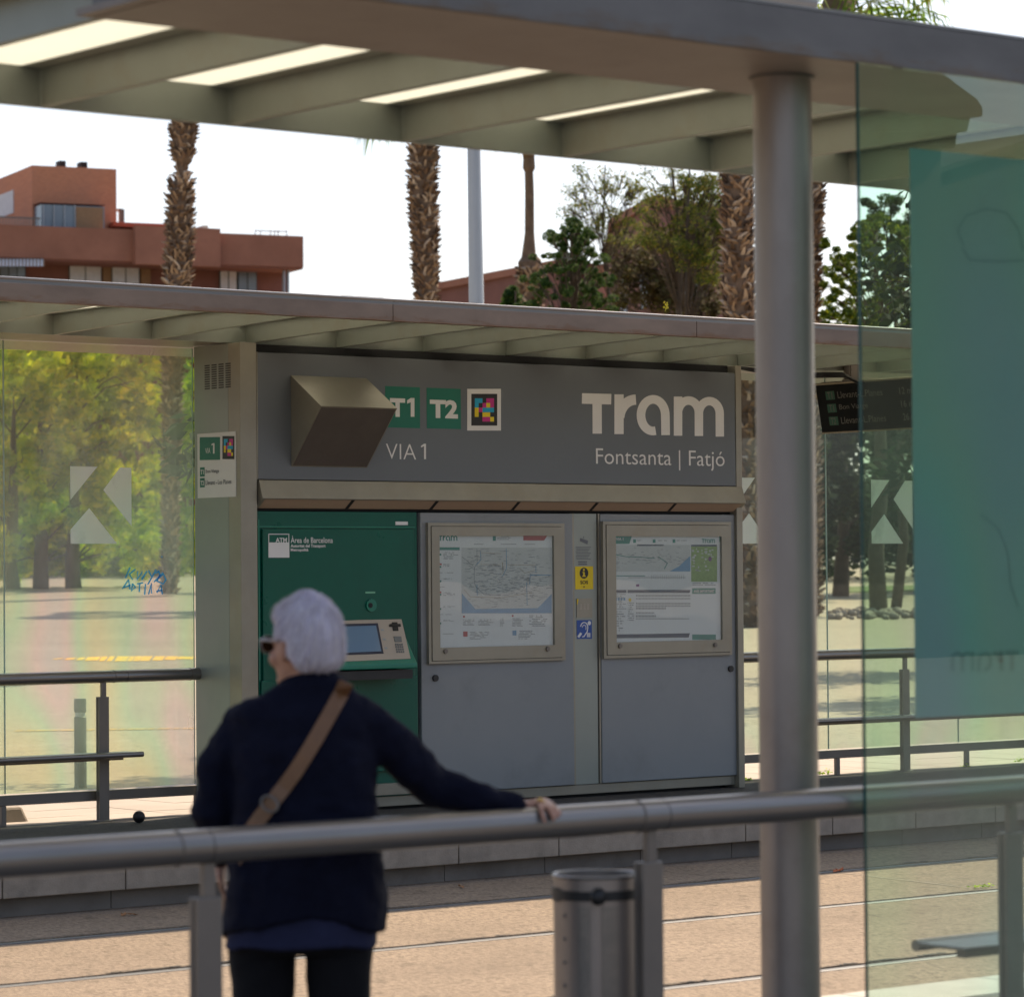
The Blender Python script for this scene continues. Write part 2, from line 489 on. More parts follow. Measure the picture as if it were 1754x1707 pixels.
m_winglass = mat('window_glass_far', (.22, .28, .34), .15, 0, .3, .4)
m_winwhite = mat('white_blind', (.62, .64, .66), .6)
m_shutter = mat('tan_shutter', (.28, .17, .085), .7)
m_bark = mat('palm_leaf_bases', (.21, .135, .085), .9, 0, .45, 5, .2, 30)
m_barkr, nt, bs, _ = nmat('palm_scales')
g = nt.nodes.new('ShaderNodeNewGeometry')
nt.links.new(ramp(nt, g.outputs['Random Per Island'], [(0, (.06, .035, .02)), (.4, (.22, .13, .075)), (.75, (.40, .27, .165)), (1, (.58, .47, .37))]), bs.inputs['Base Color'])
bs.inputs['Roughness'].default_value = .85
m_palmsmooth = mat('smooth_palm_trunk', (.42, .265, .16), .9, 0, .35, 4, .2, 20, stretch=(1, 1, 3))
m_trunk = mat('tree_bark', (.10, .075, .055), .95, 0, .4, 5, .3, 25)
m_frond = leafm('palm_frond', [(0, (.05, .10, .02)), (.6, (.10, .16, .03)), (1, (.20, .20, .06))], .5)
m_leafy = leafm('yellow_green_leaves', [(0, (.17, .25, .03)), (.4, (.33, .39, .04)), (.75, (.48, .48, .045)), (1, (.55, .47, .045))], .66)
m_leafd = leafm('dark_conifer_leaves', [(0, (.02, .05, .018)), (.6, (.05, .10, .028)), (1, (.11, .15, .035))], .4)
m_leafp = leafm('pine_leaves', [(0, (.05, .08, .025)), (.5, (.12, .15, .035)), (.85, (.22, .20, .05)), (1, (.28, .19, .07))], .5)
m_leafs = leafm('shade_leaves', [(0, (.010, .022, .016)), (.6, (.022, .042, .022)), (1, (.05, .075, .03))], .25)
m_lamp = mat('galvanised_pole', (.42, .45, .48), .45, .4, .12, 2, .0, 20, stretch=(3, 3, .3))
m_bollard = mat('bollard_paint', (.10, .12, .11), .5, .2, .15, 4)
m_grass = leafm('weed_leaves', [(0, (.10, .2, .02)), (1, (.35, .42, .03))], .5)
m_dryleaf = mat('dry_leaf', (.32, .15, .06), .8, 0, .4, 30)
m_orangeleaf = mat('orange_leaf', (.45, .10, .02), .75, 0, .4, 30)
m_lawn = mat('lawn', (.10, .15, .02), .95, 0, .4, 2, .4, 40)

XL, XR = -60.0, 120.0

# ------------------------------------------------------------------ setting: ground, tracks, platforms
def struct(mb, name, m, **k):
    o = mb.build(name, m, **k)
    o['kind'] = 'structure'
    return o
mb = MB()
ys = [19.35, 24, 90, 900]
for i in range(3):
    ya, yb = ys[i], ys[i + 1]
    mb.poly([(-400, ya, ground_z(ya)), (900, ya, ground_z(ya)), (900, yb, ground_z(yb)), (-400, yb, ground_z(yb))])
struct(mb, 'ground', m_road)
mb = MB(); mb.poly([(-400, -400, -.45), (900, -400, -.45), (900, 19.4, -.45), (-400, 19.4, -.45)])
struct(mb, 'subsoil', m_riser)
# track bed: strips of asphalt between the grooves of the rails
RAILS = [15.29, 13.70, 11.53, 9.98]
edges = [9.5]
mb = MB()
ye = sorted(RAILS)
segs = []; prev = 9.44
for y in ye:
    segs.append((prev, y - .045)); prev = y + .085
segs.append((prev, 16.52))
for a, b in segs:
    mb.box((XL, a, -.44), (XR, b, -.30))
struct(mb, 'track_bed', m_asph)
names = {15.29: 'steel tram rail in the shade beside the far platform kerb', 13.70: 'steel tram rail in sunlit asphalt, second from the far kerb',
         11.53: 'steel tram rail in sunlit asphalt, third from the far kerb', 9.98: 'steel tram rail nearest the pale near platform edge'}
for y in RAILS[:3]:
    t = thing('tram_rail', names[y], 'rail', (12, y, -.3), 'tram rails set in asphalt')
    MB().box((XL, y - .042, -.40), (XR, y + .022, -.296)).build('rail_head', m_rail, t, bevel=.006)
    MB().box((XL, y + .0225, -.40), (XR, y + .083, -.37)).build('groove', m_groove, t)
# expansion joint across the tracks and rough dark edges along the rails
mb = MB()
for y in RAILS[:3]:
    x = 2.0
    while x < 30:
        w = random.uniform(.05, .5)
        if random.random() < .6:
            h = random.uniform(.008, .05)
            ya = y + .086 + random.uniform(0, .01)
            n = 5
            lo = [(x + w * i / n, ya, -.2965) for i in range(n + 1)]
            hi = [(x + w * i / n, ya + h * random.uniform(.2, 1), -.2965) for i in range(n, -1, -1)]
            mb.poly(lo + hi)
        x += w
struct(mb, 'asphalt_crack', m_plat)
p0, p1 = at(1440, 1494, Z=-.296), at(1655, 1519, Z=-.296)
struct(MB().poly([p0 + Vector((0, -.03, 0)), p1 + Vector((0, -.03, 0)), p1 + Vector((.02, .03, 0)), p0 + Vector((.02, .03, 0))]), 'asphalt_joint', m_kerb)

# far platform
mb = MB(); mb.box((XL, 16.80, -.30), (XR, 19.12, 0)); struct(mb, 'far_platform', m_plat)
mb = MB(); x = 9.40 - .8215 * 40
kx = []
while x < 60:
    mb.box((x + .004, 16.40, -.186), (x + .8215 - .004, 16.795, .004)); kx.append(x); x += .8215
struct(mb, 'platform_kerb', m_kerb, bevel=.006)
mb = MB()
for x in kx:
    mb.box((x - .04 + .003, 16.50, -.31), (x - .04 + .8215 - .003, 16.79, -.190))
struct(mb, 'platform_riser', m_riser)
mb = MB()
random.seed(3)
# crumbled edge between the platform and the pavement behind
xs = np.arange(4, 40, .12)
pts = [(x, 19.12 + random.uniform(0, .05) + .03 * math.sin(x * 3), .001) for x in xs]
mb.poly([(4, 19.0, .001)] + [(40, 19.0, .001)] + pts[::-1]); struct(mb, 'platform_edge', m_plat)
# pale pavers behind the far shelter
mb = MB()
for i in range(-6, 60):
    for j in range(5):
        x0 = i * .6 + 3; y0 = 19.30 + j * .6
        mb.box((x0 + .004, y0 + .004, -.06), (x0 + .596, y0 + .596, -.028 + random.uniform(-.001, .001)))
struct(mb, 'pavement', m_paver)
# near platform
mb = MB(); mb.box((XL, -60, -.44), (XR, 9.02, -.05)); struct(mb, 'near_platform', m_platnear)
mb = MB(); x = -10
while x < 60:
    mb.box((x + .003, 9.025, -.44), (x + .8 - .003, 9.42, -.046)); x += .8
struct(mb, 'near_platform_kerb', m_coping, bevel=.008)

# yellow markings and kerbs on the road behind
mb = MB()
def gpt(px, py, dz=.006):
    d = ray(px, py); t = (-.04 - .72 - CAMZ) / (d.z - .03 * d.y)
    p = CP + d * t
    return p + Vector((0, 0, dz))
random.seed(11)
def band(x0, x1, yf, hf, gap=.25):
    x = x0
    while x < x1:
        w = random.uniform(8, 26)
        if random.random() > gap:
            y = yf(x); h = hf(x)
            mb.poly([gpt(x, y), gpt(x + w, yf(x + w)), gpt(x + w - 6, yf(x + w) + h), gpt(x - 6, y + h)])
        x += w + random.uniform(1, 5)
band(95, 340, lambda x: 1128 - .012 * (x - 95) - 2.5 * math.sin((x - 95) / 245 * 3.14), lambda x: 1.5 + 7 * math.sin(max(0, (x - 95)) / 245 * 3.14), .08)
struct(mb, 'yellow_road_marking', m_yellowpaint)
mb = MB()
band(30, 340, lambda x: 1251 - .014 * x, lambda x: 2.6, 0.0)
struct(mb, 'yellow_kerb_line', mat('faded_yellow_paint', (.52, .34, .10), .8, 0, .35, 2))
# lawn patch seen through the right-hand glass
mb = MB(); a = gpt(1440, 1016, .01); b = gpt(1600, 1012, .01); c = gpt(1600, 1002, .01); d = gpt(1440, 1005, .01)
mb.poly([a, b, c, d]); struct(mb, 'lawn', m_lawn)

# ------------------------------------------------------------------ far shelter
RIBX = [11.057 + .7605 * i for i in range(-5, 17)]
ZB, YF, YB = 3.234, 16.50, 18.60
fs = thing('tram_shelter', 'long flat steel roofed shelter with glass back standing on the far platform', 'shelter', (14, 18.6, 0))
SX0, SX1 = 7.0, 23.4
mb = MB()
joints = [at(670, 525, Y=YF).x, at(1190, 560, Y=YF).x, 7.0, 20.4, 23.4]
joints = sorted(joints)
for a, b in zip(joints[:-1], joints[1:]):
    mb.box((a + .002, YF - .02, ZB), (b - .002, YF + .03, ZB + .1075))
mb.build('front_beam', m_farbeam, fs, bevel=.004)
mb = MB()
mb.box((SX0, YF - .005, ZB + .108), (SX1, YF + .06, ZB + .136))
mb.tube([(SX0, YF + .0, ZB + .134), (SX1, YF + .0, ZB + .134)], .010, 8)
mb.build('roof_edge_trim', m_steel, fs)
for i, x in enumerate(RIBX):
    mb = MB()
    mb.hexa([(x, YF + .03, ZB + .044), (x + .035, YF + .03, ZB + .044), (x + .035, YB, ZB), (x, YB, ZB),
             (x, YF + .03, 3.366), (x + .035, YF + .03, 3.366), (x + .035, YB, 3.366), (x, YB, 3.366)])
    mb.box((x - .05, YF + .03, 3.3665), (x + .09, YB, 3.376))
    mb.build('roof_rib', m_roof, fs)
for x0, x1 in zip(RIBX[:-1], RIBX[1:]):
    MB().box((x1 - .36, YF + .05, 3.372), (x1 - .047, YB, 3.380)).build('roof_panel', m_panel, fs)
    MB().box((x0 + .085, YF + .031, 3.370), (x1 - .355, YB, 3.384)).build('roof_sheet', m_soffit, fs)
MB().box((SX0, YB + .0, ZB), (SX1, YB + .02, 3.37)).build('rib_end_plate', m_roof, fs)
MB().box((SX0, YB + .021, ZB + .002), (SX1, 19.98, ZB + .14)).build('rear_beam', m_soffit, fs, bevel=.005)
# glass back panes
def pane(x0, x1, gm):
    g = MB().box((x0 + .004, 19.15, .205), (x1 - .004, 19.158, ZB - .005)).build('glass_pane', gm, fs)
    e = MB()
    e.box((x0 + .0005, 19.149, .205), (x0 + .0035, 19.159, ZB - .005))
    e.box((x1 - .0035, 19.149, .205), (x1 - .0005, 19.159, ZB - .005))
    e.build('glass_edge', m_greenedge_lt, g)
    kx = x0 + .511; s = .0
    K = [[(0, .458), (.213, .458), (0, .23)], [(.395, .455), (.484, .455), (.484, .055), (.26, .30)], [(.147, .176), (.367, -.066), (0, -.066), (0, .03)]]
    m = MB()
    for pl in K:
        m.prism([(kx + a, 19.1485, 1.871 + .066 + b - .066 + .0) if False else (kx + a, 19.1485, 1.937 + b) for a, b in pl], (0, -.001, 0))
    m.build('frosted_sticker', m_frost, g)
    return g
m_greenedge_lt = mat('pale_glass_edge', (.45, .60, .55), .2)
for i in range(-2, 1): pane(11.0 + 1.505 * i, 12.505 + 1.505 * i, m_glass_far)
for i in range(0, 4): pane(17.10 + 1.515 * i, 18.615 + 1.515 * i, m_glass_right)
# blue felt-pen scrawl on the left pane
def strokes(mb, paths, w, fn, lift=(0, 0, 0), step=0.0003):
    for i, path in enumerate(paths):
        P = [Vector((a, b)) for a, b in path]
        L = []; Rr = []
        for j, p in enumerate(P):
            t = (P[min(j + 1, len(P) - 1)] - P[max(j - 1, 0)])
            t = t.normalized() if t.length > 0 else Vector((1, 0))
            n = Vector((-t.y, t.x)) * w / 2
            if 0 < j < len(P) - 1:
                c = (P[j] - P[j - 1]).normalized().dot(t); n = n / max(c, .5)
            L.append(p + n); Rr.append(p - n)
        lf = Vector(lift) * (1 + step * 0) + Vector(lift).normalized() * step * i if Vector(lift).length else Vector((0, 0, 0))
        for j in range(len(P) - 1):
            mb.poly([fn(*L[j]) + lf, fn(*L[j + 1]) + lf, fn(*Rr[j + 1]) + lf, fn(*Rr[j]) + lf])
def arc(cx, cy, rx, ry, a0, a1, n=16):
    return [(cx + rx * math.cos(R(a0 + (a1 - a0) * i / n)), cy + ry * math.sin(R(a0 + (a1 - a0) * i / n))) for i in range(n + 1)]
c4 = lambda a, b: at(a / 3.793, 560 + b / 3.793, Y=19.146)
mb = MB()
strokes(mb, [[(845, 1560), (815, 1630)], [(880, 1572), (840, 1605), (862, 1640)], [(895, 1585), (890, 1640), (925, 1590), (920, 1642), (955, 1585)],
             [(965, 1580), (985, 1620)], [(1015, 1575), (960, 1672)], [(1010, 1600), (1030, 1585), (1040, 1610), (1020, 1650), (1060, 1668), (1078, 1640), (1060, 1600), (1000, 1655)],
             [(795, 1700), (835, 1640)], [(835, 1640), (845, 1705)], [(805, 1690), (850, 1675)], [(860, 1665), (856, 1715), (880, 1690), (862, 1668)], [(890, 1668), (930, 1660)], [(908, 1664), (905, 1720)],
             [(945, 1668), (940, 1738)], [(965, 1735), (985, 1665), (985, 1730)], [(1020, 1725), (1045, 1675), (1055, 1735)], [(1015, 1715), (1055, 1708)], [(1049, 1490), (1055, 1494)]], 9, c4)
pen = mb.build('pen_scrawl', glassm('blue_felt_pen', (.1, .5, .9), .8, (.08, .50, .95), 1.3), None, origin=None)
pen.parent = [c for c in children(fs) if c.name.startswith('glass_pane')][2]
pen.location = -worigin(pen.parent)
# cables under the roof by the display
mb = MB()
for k in range(3):
    z0 = 3.20 - .012 * k
    pts = [(17.05, 18.50, 3.215), (17.4, 18.52, z0 - .0), (17.8, 18.5, z0 - .01), (18.12, 18.45 - .02 * k, z0), (18.27, 18.42 - .03 * k, z0 - .07)]
    mb.tube(pts, .012, 6)
mb.build('roof_cable', m_black, fs, smooth=True)

# ------------------------------------------------------------------ railings
def railing(x0, x1, post_x, joint, label, y=18.99, zr=.972, r=.042, floor=0.0, bar=True, side=1, legs=None):
    t = thing('railing', label, 'railing', ((x0 + x1) / 2, y, floor), 'tubular steel railings')
    js = sorted([x0] + [j for j in joint if x0 < j < x1] + [x1])
    for a, b in zip(js[:-1], js[1:]):
        mb = MB(); mb.tube([(a + .0015, y, zr), (b - .0015, y, zr)], r, 28)
        tb = mb.build('handrail', m_steel, t, smooth='auto')
        MB().tube([(b - .10, y, zr), (b - .094, y, zr)], r + .0022, 28).build('joint_ring', m_post, tb, smooth='auto')
    for px_ in post_x:
        mb = MB()
        mb.box((px_ - .016, y - .012, zr - .16), (px_ + .020, y + .012, zr - r + .004))
        mb.box((px_ - .044, y - .022, floor + .004), (px_ + .034, y - .004, zr - .135))
        mb.box((px_ - .044, y + .004, floor + .004), (px_ + .034, y + .022, zr - .135))
        mb.box((px_ - .036, y - .004, floor + .004), (px_ + .026, y + .004, zr - .14))
        mb.box((px_ - .06, y - .04, floor - .01), (px_ + .05, y + .04, floor + .008))
        mb.build('post', m_post, t, bevel=.0025)
    if bar:
        MB().box((x0, y + .055, .135), (x1, y + .095, .203)).build('low_bar', m_post, t, bevel=.003)
        for lx in legs:
            MB().box((lx - .018, y + .055, floor - .03), (lx + .018, y + .09, .134)).build('short_leg', m_post, t, bevel=.002)
    return t
railing(7.0, 12.455, [8.575, 10.118, 11.663], [11.84, 8.7], 'steel railing behind the far platform, ending against the grey kiosk side', legs=[9.4, 10.93, 12.46])
railing(17.05, 23.4, [19.334, 20.878, 22.42], [19.45, 22.6], 'sunlit steel railing on the far platform to the right of the kiosk', legs=[17.15, 18.62, 20.13, 21.65])

# benches on the railings
def bench(x0, x1, y0, y1, z, label, face):
    t = thing('bench', label, 'bench', ((x0 + x1) / 2, (y0 + y1) / 2, 0), 'narrow steel perch benches fixed to the railings')
    MB().box((x0, min(y0, y1), z - .012), (x1, max(y0, y1), z)).build('seat', m_steel, t, bevel=.004)
    mb = MB(); mb.tube([(x0 + .004, face, z - .012), (x1 - .004, face, z - .012)], .019, 14)
    mb.build('front_edge', m_steel, t, smooth='auto')
    MB().box((x0 + .1, (y0 + y1) / 2 - .02, z - .05), (x1 - .1, (y0 + y1) / 2 + .02, z - .0125)).build('support', m_post, t)
    return t
bench(7.6, 11.86, 18.80, 19.02, .462, 'narrow grey metal bench with rounded front edge left of the kiosk', 18.80)
bench(17.9, 22.6, 18.80, 19.02, .466, 'bright narrow metal bench with sunlit edge right of the kiosk', 18.80)

# ------------------------------------------------------------------ kiosk
ks = thing('kiosk', 'grey metal ticket kiosk with beige steel frame on the far platform', 'kiosk', (14.7, 18.75, 0))
MB().box((12.452, 18.62, .0), (17.0, 19.0, 3.20)).build('body', m_dark, ks)
sp = MB().box((12.428, 18.60, 0.0), (12.450, 19.02, ZB - .004)).build('side_panel', m_side, ks, bevel=.002)
mb = MB()
for i in range(4):
    for j in range(11):
        y0 = 18.885 - i * .086; z0 = 3.095 - j * .0158
        mb.box((12.4262, y0 - .062, z0 - .0085), (12.4275, y0, z0))
mb.build('vent', m_black, sp)
MB().box((12.428, 18.452, 0), (12.562, 18.599, ZB - .004)).build('corner_post', m_beige, ks, bevel=.003)
MB().box((16.985, 18.452, 0), (17.045, 19.02, ZB - .01)).build('end_post', m_beige, ks, bevel=.003)
MB().box((12.563, 18.50, .022), (16.984, 18.61, .092)).build('sill', m_beige, ks, bevel=.003)
MB().box((12.563, 18.56, 0), (16.9, 18.611, .0215)).build('plinth', m_dark, ks)
MB().box((12.563, 18.54, 3.172), (16.984, 18.58, 3.228)).build('top_gap', m_dark, ks)
MB().box((12.563, 18.53, 2.09), (16.984, 18.61, 2.104)).build('head_gap', m_dark, ks)
AW = [(18.447, 2.296), (18.404, 2.17), (18.495, 2.106), (18.60, 2.106), (18.60, 2.296)]
aw = MB().prism([(12.575, a, b) for a, b in AW], (4.465, 0, 0)).build('awning', m_beige, ks, bevel=.002)
mb = MB()
for px_ in (604, 748, 888, 1022, 1156):
    x = at(px_, 860, Y=18.42).x
    dn = Vector((0, -.001, -.0015))
    mb.poly([Vector((x - .015, 18.412, 2.1643)) + dn, Vector((x + .015, 18.412, 2.1643)) + dn, Vector((x + .015, 18.494, 2.1067)) + dn, Vector((x - .015, 18.494, 2.1067)) + dn])
mb.build('panel_joint', m_dark, aw)
mb = MB()
mb.poly([(12.60, 18.4115, 2.1632), (17.0, 18.4115, 2.1632), (17.0, 18.493, 2.1056), (12.60, 18.493, 2.1056)])
mb.build('underside_panel', mat('tan_underside', (.42, .31, .22), .7, 0, .1, 2), aw)
for x0, x1 in ((13.972, 15.372), (15.640, 16.984)):
    d = MB().box((x0, 18.478, .096), (x1, 18.53, 2.082)).build('cabinet_door', m_door, ks, bevel=.004)
    lx = 14.09 if x0 < 15 else 16.925
    lz = at(742, 1161, Y=18.47).z if x0 < 15 else at(1250, 1145, Y=18.47).z
    MB().tube([(lx, 18.478, lz), (lx, 18.463, lz)], .024, 14).build('lock', m_black, d, smooth='auto')
pil = MB().box((15.392, 18.492, .093), (15.614, 18.53, 2.084)).build('pillar', m_side, ks, bevel=.003)
mb = MB()
mb.box((15.374, 18.486, .094), (15.391, 18.52, 2.084)); mb.box((15.6225, 18.486, .094), (15.637, 18.52, 2.084))
mb.build('pillar_trim', m_beige, pil)

# ticket machine
tm = thing('ticket_machine', 'dark green ticket vending machine with sloping console, left end of the kiosk', 'ticket machine', (13.26, 18.5, .093))
MB().box((12.566, 18.50, .094), (13.955, 18.53, 2.084)).build('case', m_green, tm)
mb = MB()
c8 = lambda a, b, Y=18.47: at(430 + a / 5.019, 860 + b / 5.019, Y=Y)
a = c8(105, 228); 
mb.box((a.x, 18.478, .70), (13.915, 18.50, a.z)); mb.build('front_door', m_green, tm, bevel=.006)
mb = MB()
for q in (40, 75): 
    x = c8(q, 300).x; mb.box((x, 18.490, .2), (x + .012, 18.4995, 2.03))
mb.box((c8(60, 0).x, 18.488, c8(0, 208).z - .006), (13.93, 18.4995, c8(0, 208).z + .004))
mb.build('door_trim', m_greenlight, tm)
fl = [(c8(1262, 165), c8(1368, 195))]
p, q = fl[0]; st = MB().box((p.x, 18.4965, q.z), (q.x, 18.4995, p.z)).build('maker_plate', m_white, tm)
# sloping console
cz0, cz1 = 1.335, 1.045
ytop, ybot = 18.47, 18.28
cx0 = 12.93; cx1b = at(702, 1130, Y=ybot).x
def con(px_, py_, up=0.0):
    """point on the console plane"""
    p0 = Vector((13, ytop, cz1 + (cz0 - cz1))); n = Vector((0, -(cz0 - cz1), -(ybot - ytop))).normalized()
    n = Vector((0, -(cz0 - cz1), (ytop - ybot))).normalized()
    return atp(px_, py_, Vector((13, ytop, cz0)) + n * up, n)
cx1 = con(702, 1130).x
cs = MB()
cs.hexa([(cx0 - .05, ybot - .02, cz1 - .052), (cx1 + .05, ybot - .02, cz1 - .052), (cx1 + .05, 18.50, cz1 - .06), (cx0 - .05, 18.50, cz1 - .06),
         (cx0 - .05, ybot - .02, cz1 - .022), (cx1 + .05, ybot - .02, cz1 - .022), (cx1 + .05, 18.50, cz0 + .02), (cx0 - .05, 18.50, cz0 + .02)])
con_o = cs.build('console', m_greenlight, tm, bevel=.006)
# console plane follows the upper face of the console
nA = Vector((0, ybot - .02, cz1 - .022)); nB = Vector((0, 18.50, cz0 + .02))
tdir = (nB - nA).normalized(); nn = Vector((0, -tdir.z, tdir.y))
def con(px_, py_, up=.002): return atp(px_, py_, nA + nn * up, nn)
pl = lambda pts, up: [con(a, b, up) for a, b in pts]
MB().prism(pl([(510, 1066), (687, 1059), (703, 1128), (510, 1136)], .001), nn * .003).build('console_plate', m_cream, con_o)
MB().prism(pl([(570, 1069), (647, 1067), (657, 1119), (578, 1122)], .0045), nn * .002).build('screen_bezel', m_bluedark, con_o)
scr = MB().prism(pl([(575, 1073), (644, 1071), (653, 1115), (582, 1118)], .007), nn * .001).build('screen', m_screen, con_o)
mb = MB()
mb.prism(pl([(671, 1066), (680, 1066), (682, 1080), (673, 1080)], .0045), nn * .006)
mb.prism(pl([(667, 1069), (685, 1069), (686, 1073), (667, 1073)], .005), nn * .008)
mb.build('coin_slot', m_black, con_o)
mb = MB()
mb.prism(pl([(674, 1090), (687, 1090), (688, 1099), (676, 1099)], .0045), nn * .004)
for i in range(4):
    for j in range(4):
        a, b = 676.5 + j * 3.6 + i * .8, 1102 + i * 4.2
        mb.prism(pl([(a, b), (a + 2.4, b), (a + 2.6, b + 2.8), (a + .2, b + 2.8)], .0045), nn * .004)
mb.build('keypad', mat('keypad_grey', (.16, .17, .17), .4), con_o)
mb = MB()
for yy in (1077, 1093, 1108): mb.prism(pl([(652 + (yy - 1077) * .2, yy), (657 + (yy - 1077) * .2, yy), (658 + (yy - 1077) * .2, yy + 3), (653 + (yy - 1077) * .2, yy + 3)], .0045), nn * .001)
mb.build('icon', m_inklt, con_o)
MB().box((cx0 - .03, ybot + .01, cz1 - .125), (cx1 + .03, 18.499, cz1 - .062)).build('undercut_shadow', m_black, con_o)  # black box standing in for the shadow below the console lip
# lock and small label above the console
k = c8(1035, 885)
kl = MB().tube([(k.x, 18.478, k.z), (k.x, 18.466, k.z)], .044, 20).build('key_lock', m_greenlight, tm, smooth='auto')
MB().tube([(k.x - .012, 18.466, k.z), (k.x - .012, 18.462, k.z)], .018, 14).build('keyhole', m_dark, kl)
a, b = c8(988, 768), c8(1072, 782)
MB().box((a.x, 18.4755, b.z), (b.x, 18.478, a.z)).build('label_strip', mat('mint', (.2, .5, .32), .5), tm)
# lower flap of the machine
MB().box((12.60, 18.47, .27), (13.93, 18.50, .93)).build('lower_flap', m_green, tm, bevel=.005)
MB().box((12.60, 18.46, .105), (13.93, 18.50, .185)).build('kick_strip', m_beige, tm)
# authority logo
lg = thing('wall_sticker', 'white square transport authority logo sticker on the green ticket machine', 'sticker', c8(240, 475, 18.4765))
mb = MB(); a, b = c8(150, 345, 18.476), c8(330, 475, 18.476)
mb.box((a.x, 18.476, b.z), (b.x, 18.4775, a.z))
a0 = c8(150, 270, 18.476)
t_ = .006
mb.box((a.x, 18.476, a.z), (a.x + t_, 18.4775, a0.z)); mb.box((b.x - t_, 18.476, a.z), (b.x, 18.4775, a0.z)); mb.box((a.x, 18.476, a0.z - t_), (b.x, 18.4775, a0.z))
mb.build('logo_square', m_white, lg)
def ptext(s, box, fn, mt, parent, name='lettering', bold=0.0, ux=(1, 0, 0), out=(0, -1, 0), lift=.001):
    x0, y0, x1, y1 = box
    a = fn(x0, y0); b = fn(x1, y0); c = fn(x0, y1)
    w = (b - a).length; h = (c - a).length
    return text(s, a, w, h, ux, (0, 0, 1), mt, parent, name, bold, out, lift)
f8 = lambda a, b: c8(a, b, 18.4765)
ptext('ATM', (210, 305, 308, 345), f8, m_white, lg, bold=.03)
ptext('Àrea de Barcelona', (340, 288, 702, 350), f8, m_white, lg, bold=.01)
ptext('Autoritat del Transport', (340, 360, 640, 396), f8, m_white, lg, bold=.03)
ptext('Metropolità', (340, 396, 492, 428), f8, m_white, lg, bold=.03)

# ------------------------------------------------------------------ station sign
sg = thing('station_sign', 'wide grey station name sign with white lettering across the top of the kiosk', 'sign', (14.78, 18.47, 2.3))
MB().box((12.572, 18.450, 2.301), (16.976, 18.50, 3.166)).build('sign_panel', m_signgrey, sg, bevel=.003)
MB().box((12.564, 18.452, 2.30), (12.5715, 18.52, 3.168)).build('sign_edge', m_beige, sg)
YS = 18.4485
c5 = lambda a, b: at(430 + a / 3.898, 580 + b / 3.898, Y=YS)
c6 = lambda a, b: at(860 + a / 3.986, 580 + b / 3.986, Y=YS)
def badge(x0, y0, x1, y1, s, sb, nm='line_badge'):
    a, b = c5(x0, y0), c5(x1, y1)
    bd = MB().box((a.x, YS, b.z), (b.x, 18.4495, a.z)).build(nm, m_badge, sg)
    text(s, c5(sb[0], sb[1]), (c5(sb[2], sb[1]) - c5(sb[0], sb[1])).length, (c5(sb[0], sb[3]) - c5(sb[0], sb[1])).length, (1, 0, 0), (0, 0, 1), m_white, bd, 'lettering', .045, (0, -1, 0), .0008)
badge(895, 316, 1129, 598, 'T', (927, 396, 1028, 520))
def one(parent, fn, xs, ytop, ybot, w, flag, lift, m):
    mb = MB()
    mb.poly([fn(xs - w / 2, ytop) + lift, fn(xs + w / 2, ytop) + lift, fn(xs + w / 2, ybot) + lift, fn(xs - w / 2, ybot) + lift])
    mb.poly([fn(xs - w / 2, ytop) + lift, fn(xs - w / 2, ytop + w * 1.15) + lift, fn(xs - w / 2 - flag, ytop + flag * .75 + w * .8) + lift, fn(xs - w / 2 - flag, ytop + flag * .75 - w * .1) + lift])
    return mb.build('numeral', m, parent)
one([c for c in children(sg) if c.name.startswith('line_badge')][0], c5, 1078, 396, 521, 25, 24, Vector((0, -.0012, 0)), m_white)
badge(1172, 327, 1402, 604, 'T2', (1193, 405, 1380, 528))
def code(parent, fn, x0, y0, x1, y1, black, cell0, dx, dy, ext, out, frame=True):
    """coloured block code: white plate, black field, coloured cells"""
    out = Vector(out)
    q = lambda ax, ay, bx, by: [fn(ax, ay), fn(bx, ay), fn(bx, by), fn(ax, by)]
    if frame:
        root = MB().prism([p + out * .0004 for p in q(x0, y0, x1, y1)], out * .0006).build('code_tag', m_white, parent)
    else:
        root = parent
    MB().prism([p + out * .0012 for p in q(*black)], out * .0004).build('code_field', m_black, root)
    cells = {'c': [(0, 0, 2), (1, 0, 1), (2, 2, 3)], 'm': [(0, 3, 2), (1, 2, 1), (1, 4, 1), (2, 1, 1), (4, 2, 2)], 'y': [(1, 3, 1), (2, 0, 1), (3, 0, 1), (3, 2, 2), (4, 4, 1)]}
    for kk, mt in (('c', m_cyan), ('m', m_mag), ('y', m_yel)):
        mb = MB()
        for r_, c_, w_ in cells[kk]:
            ax = cell0[0] + c_ * dx; ay = cell0[1] + r_ * dy
            mb.prism([p + out * .0018 for p in q(ax, ay, ax + w_ * dx, ay + dy)], out * .0003)
        mb.build('code_cell', mt, root)
code(sg, c5, 1443, 335, 1668, 613, (1470, 368, 1643, 580), (1493, 398), 25.6, 31, 0, (0, -1, 0))
ptext('VIA', (900, 700, 1101, 803), c5, m_white, sg, 'lettering', -.012)
one(sg, c5, 1161, 701, 804, 13, 20, Vector((0, -.001, 0)), m_white)
ptext('Fontsanta | Fatjó', (640, 748, 1518, 888), c6, m_white, sg, 'lettering', -.004)
mb = MB()
tilt = lambda fn: (lambda a, b: fn(a, b + (a - 545) * .0105 + 0))
ct = lambda a, b: c6(a, b)
strokes(mb, [[(545, 408), (745, 413)]], 72, ct, (0, -.0006, 0))
strokes(mb, [[(648, 440), (649, 648)]], 63, ct, (0, -.0010, 0))
strokes(mb, [[(798, 380), (798, 651)]], 63, ct, (0, -.0006, 0))
strokes(mb, [arc(913, 545, 113, 129, 183, 270, 12)], 70, ct, (0, -.0010, 0))
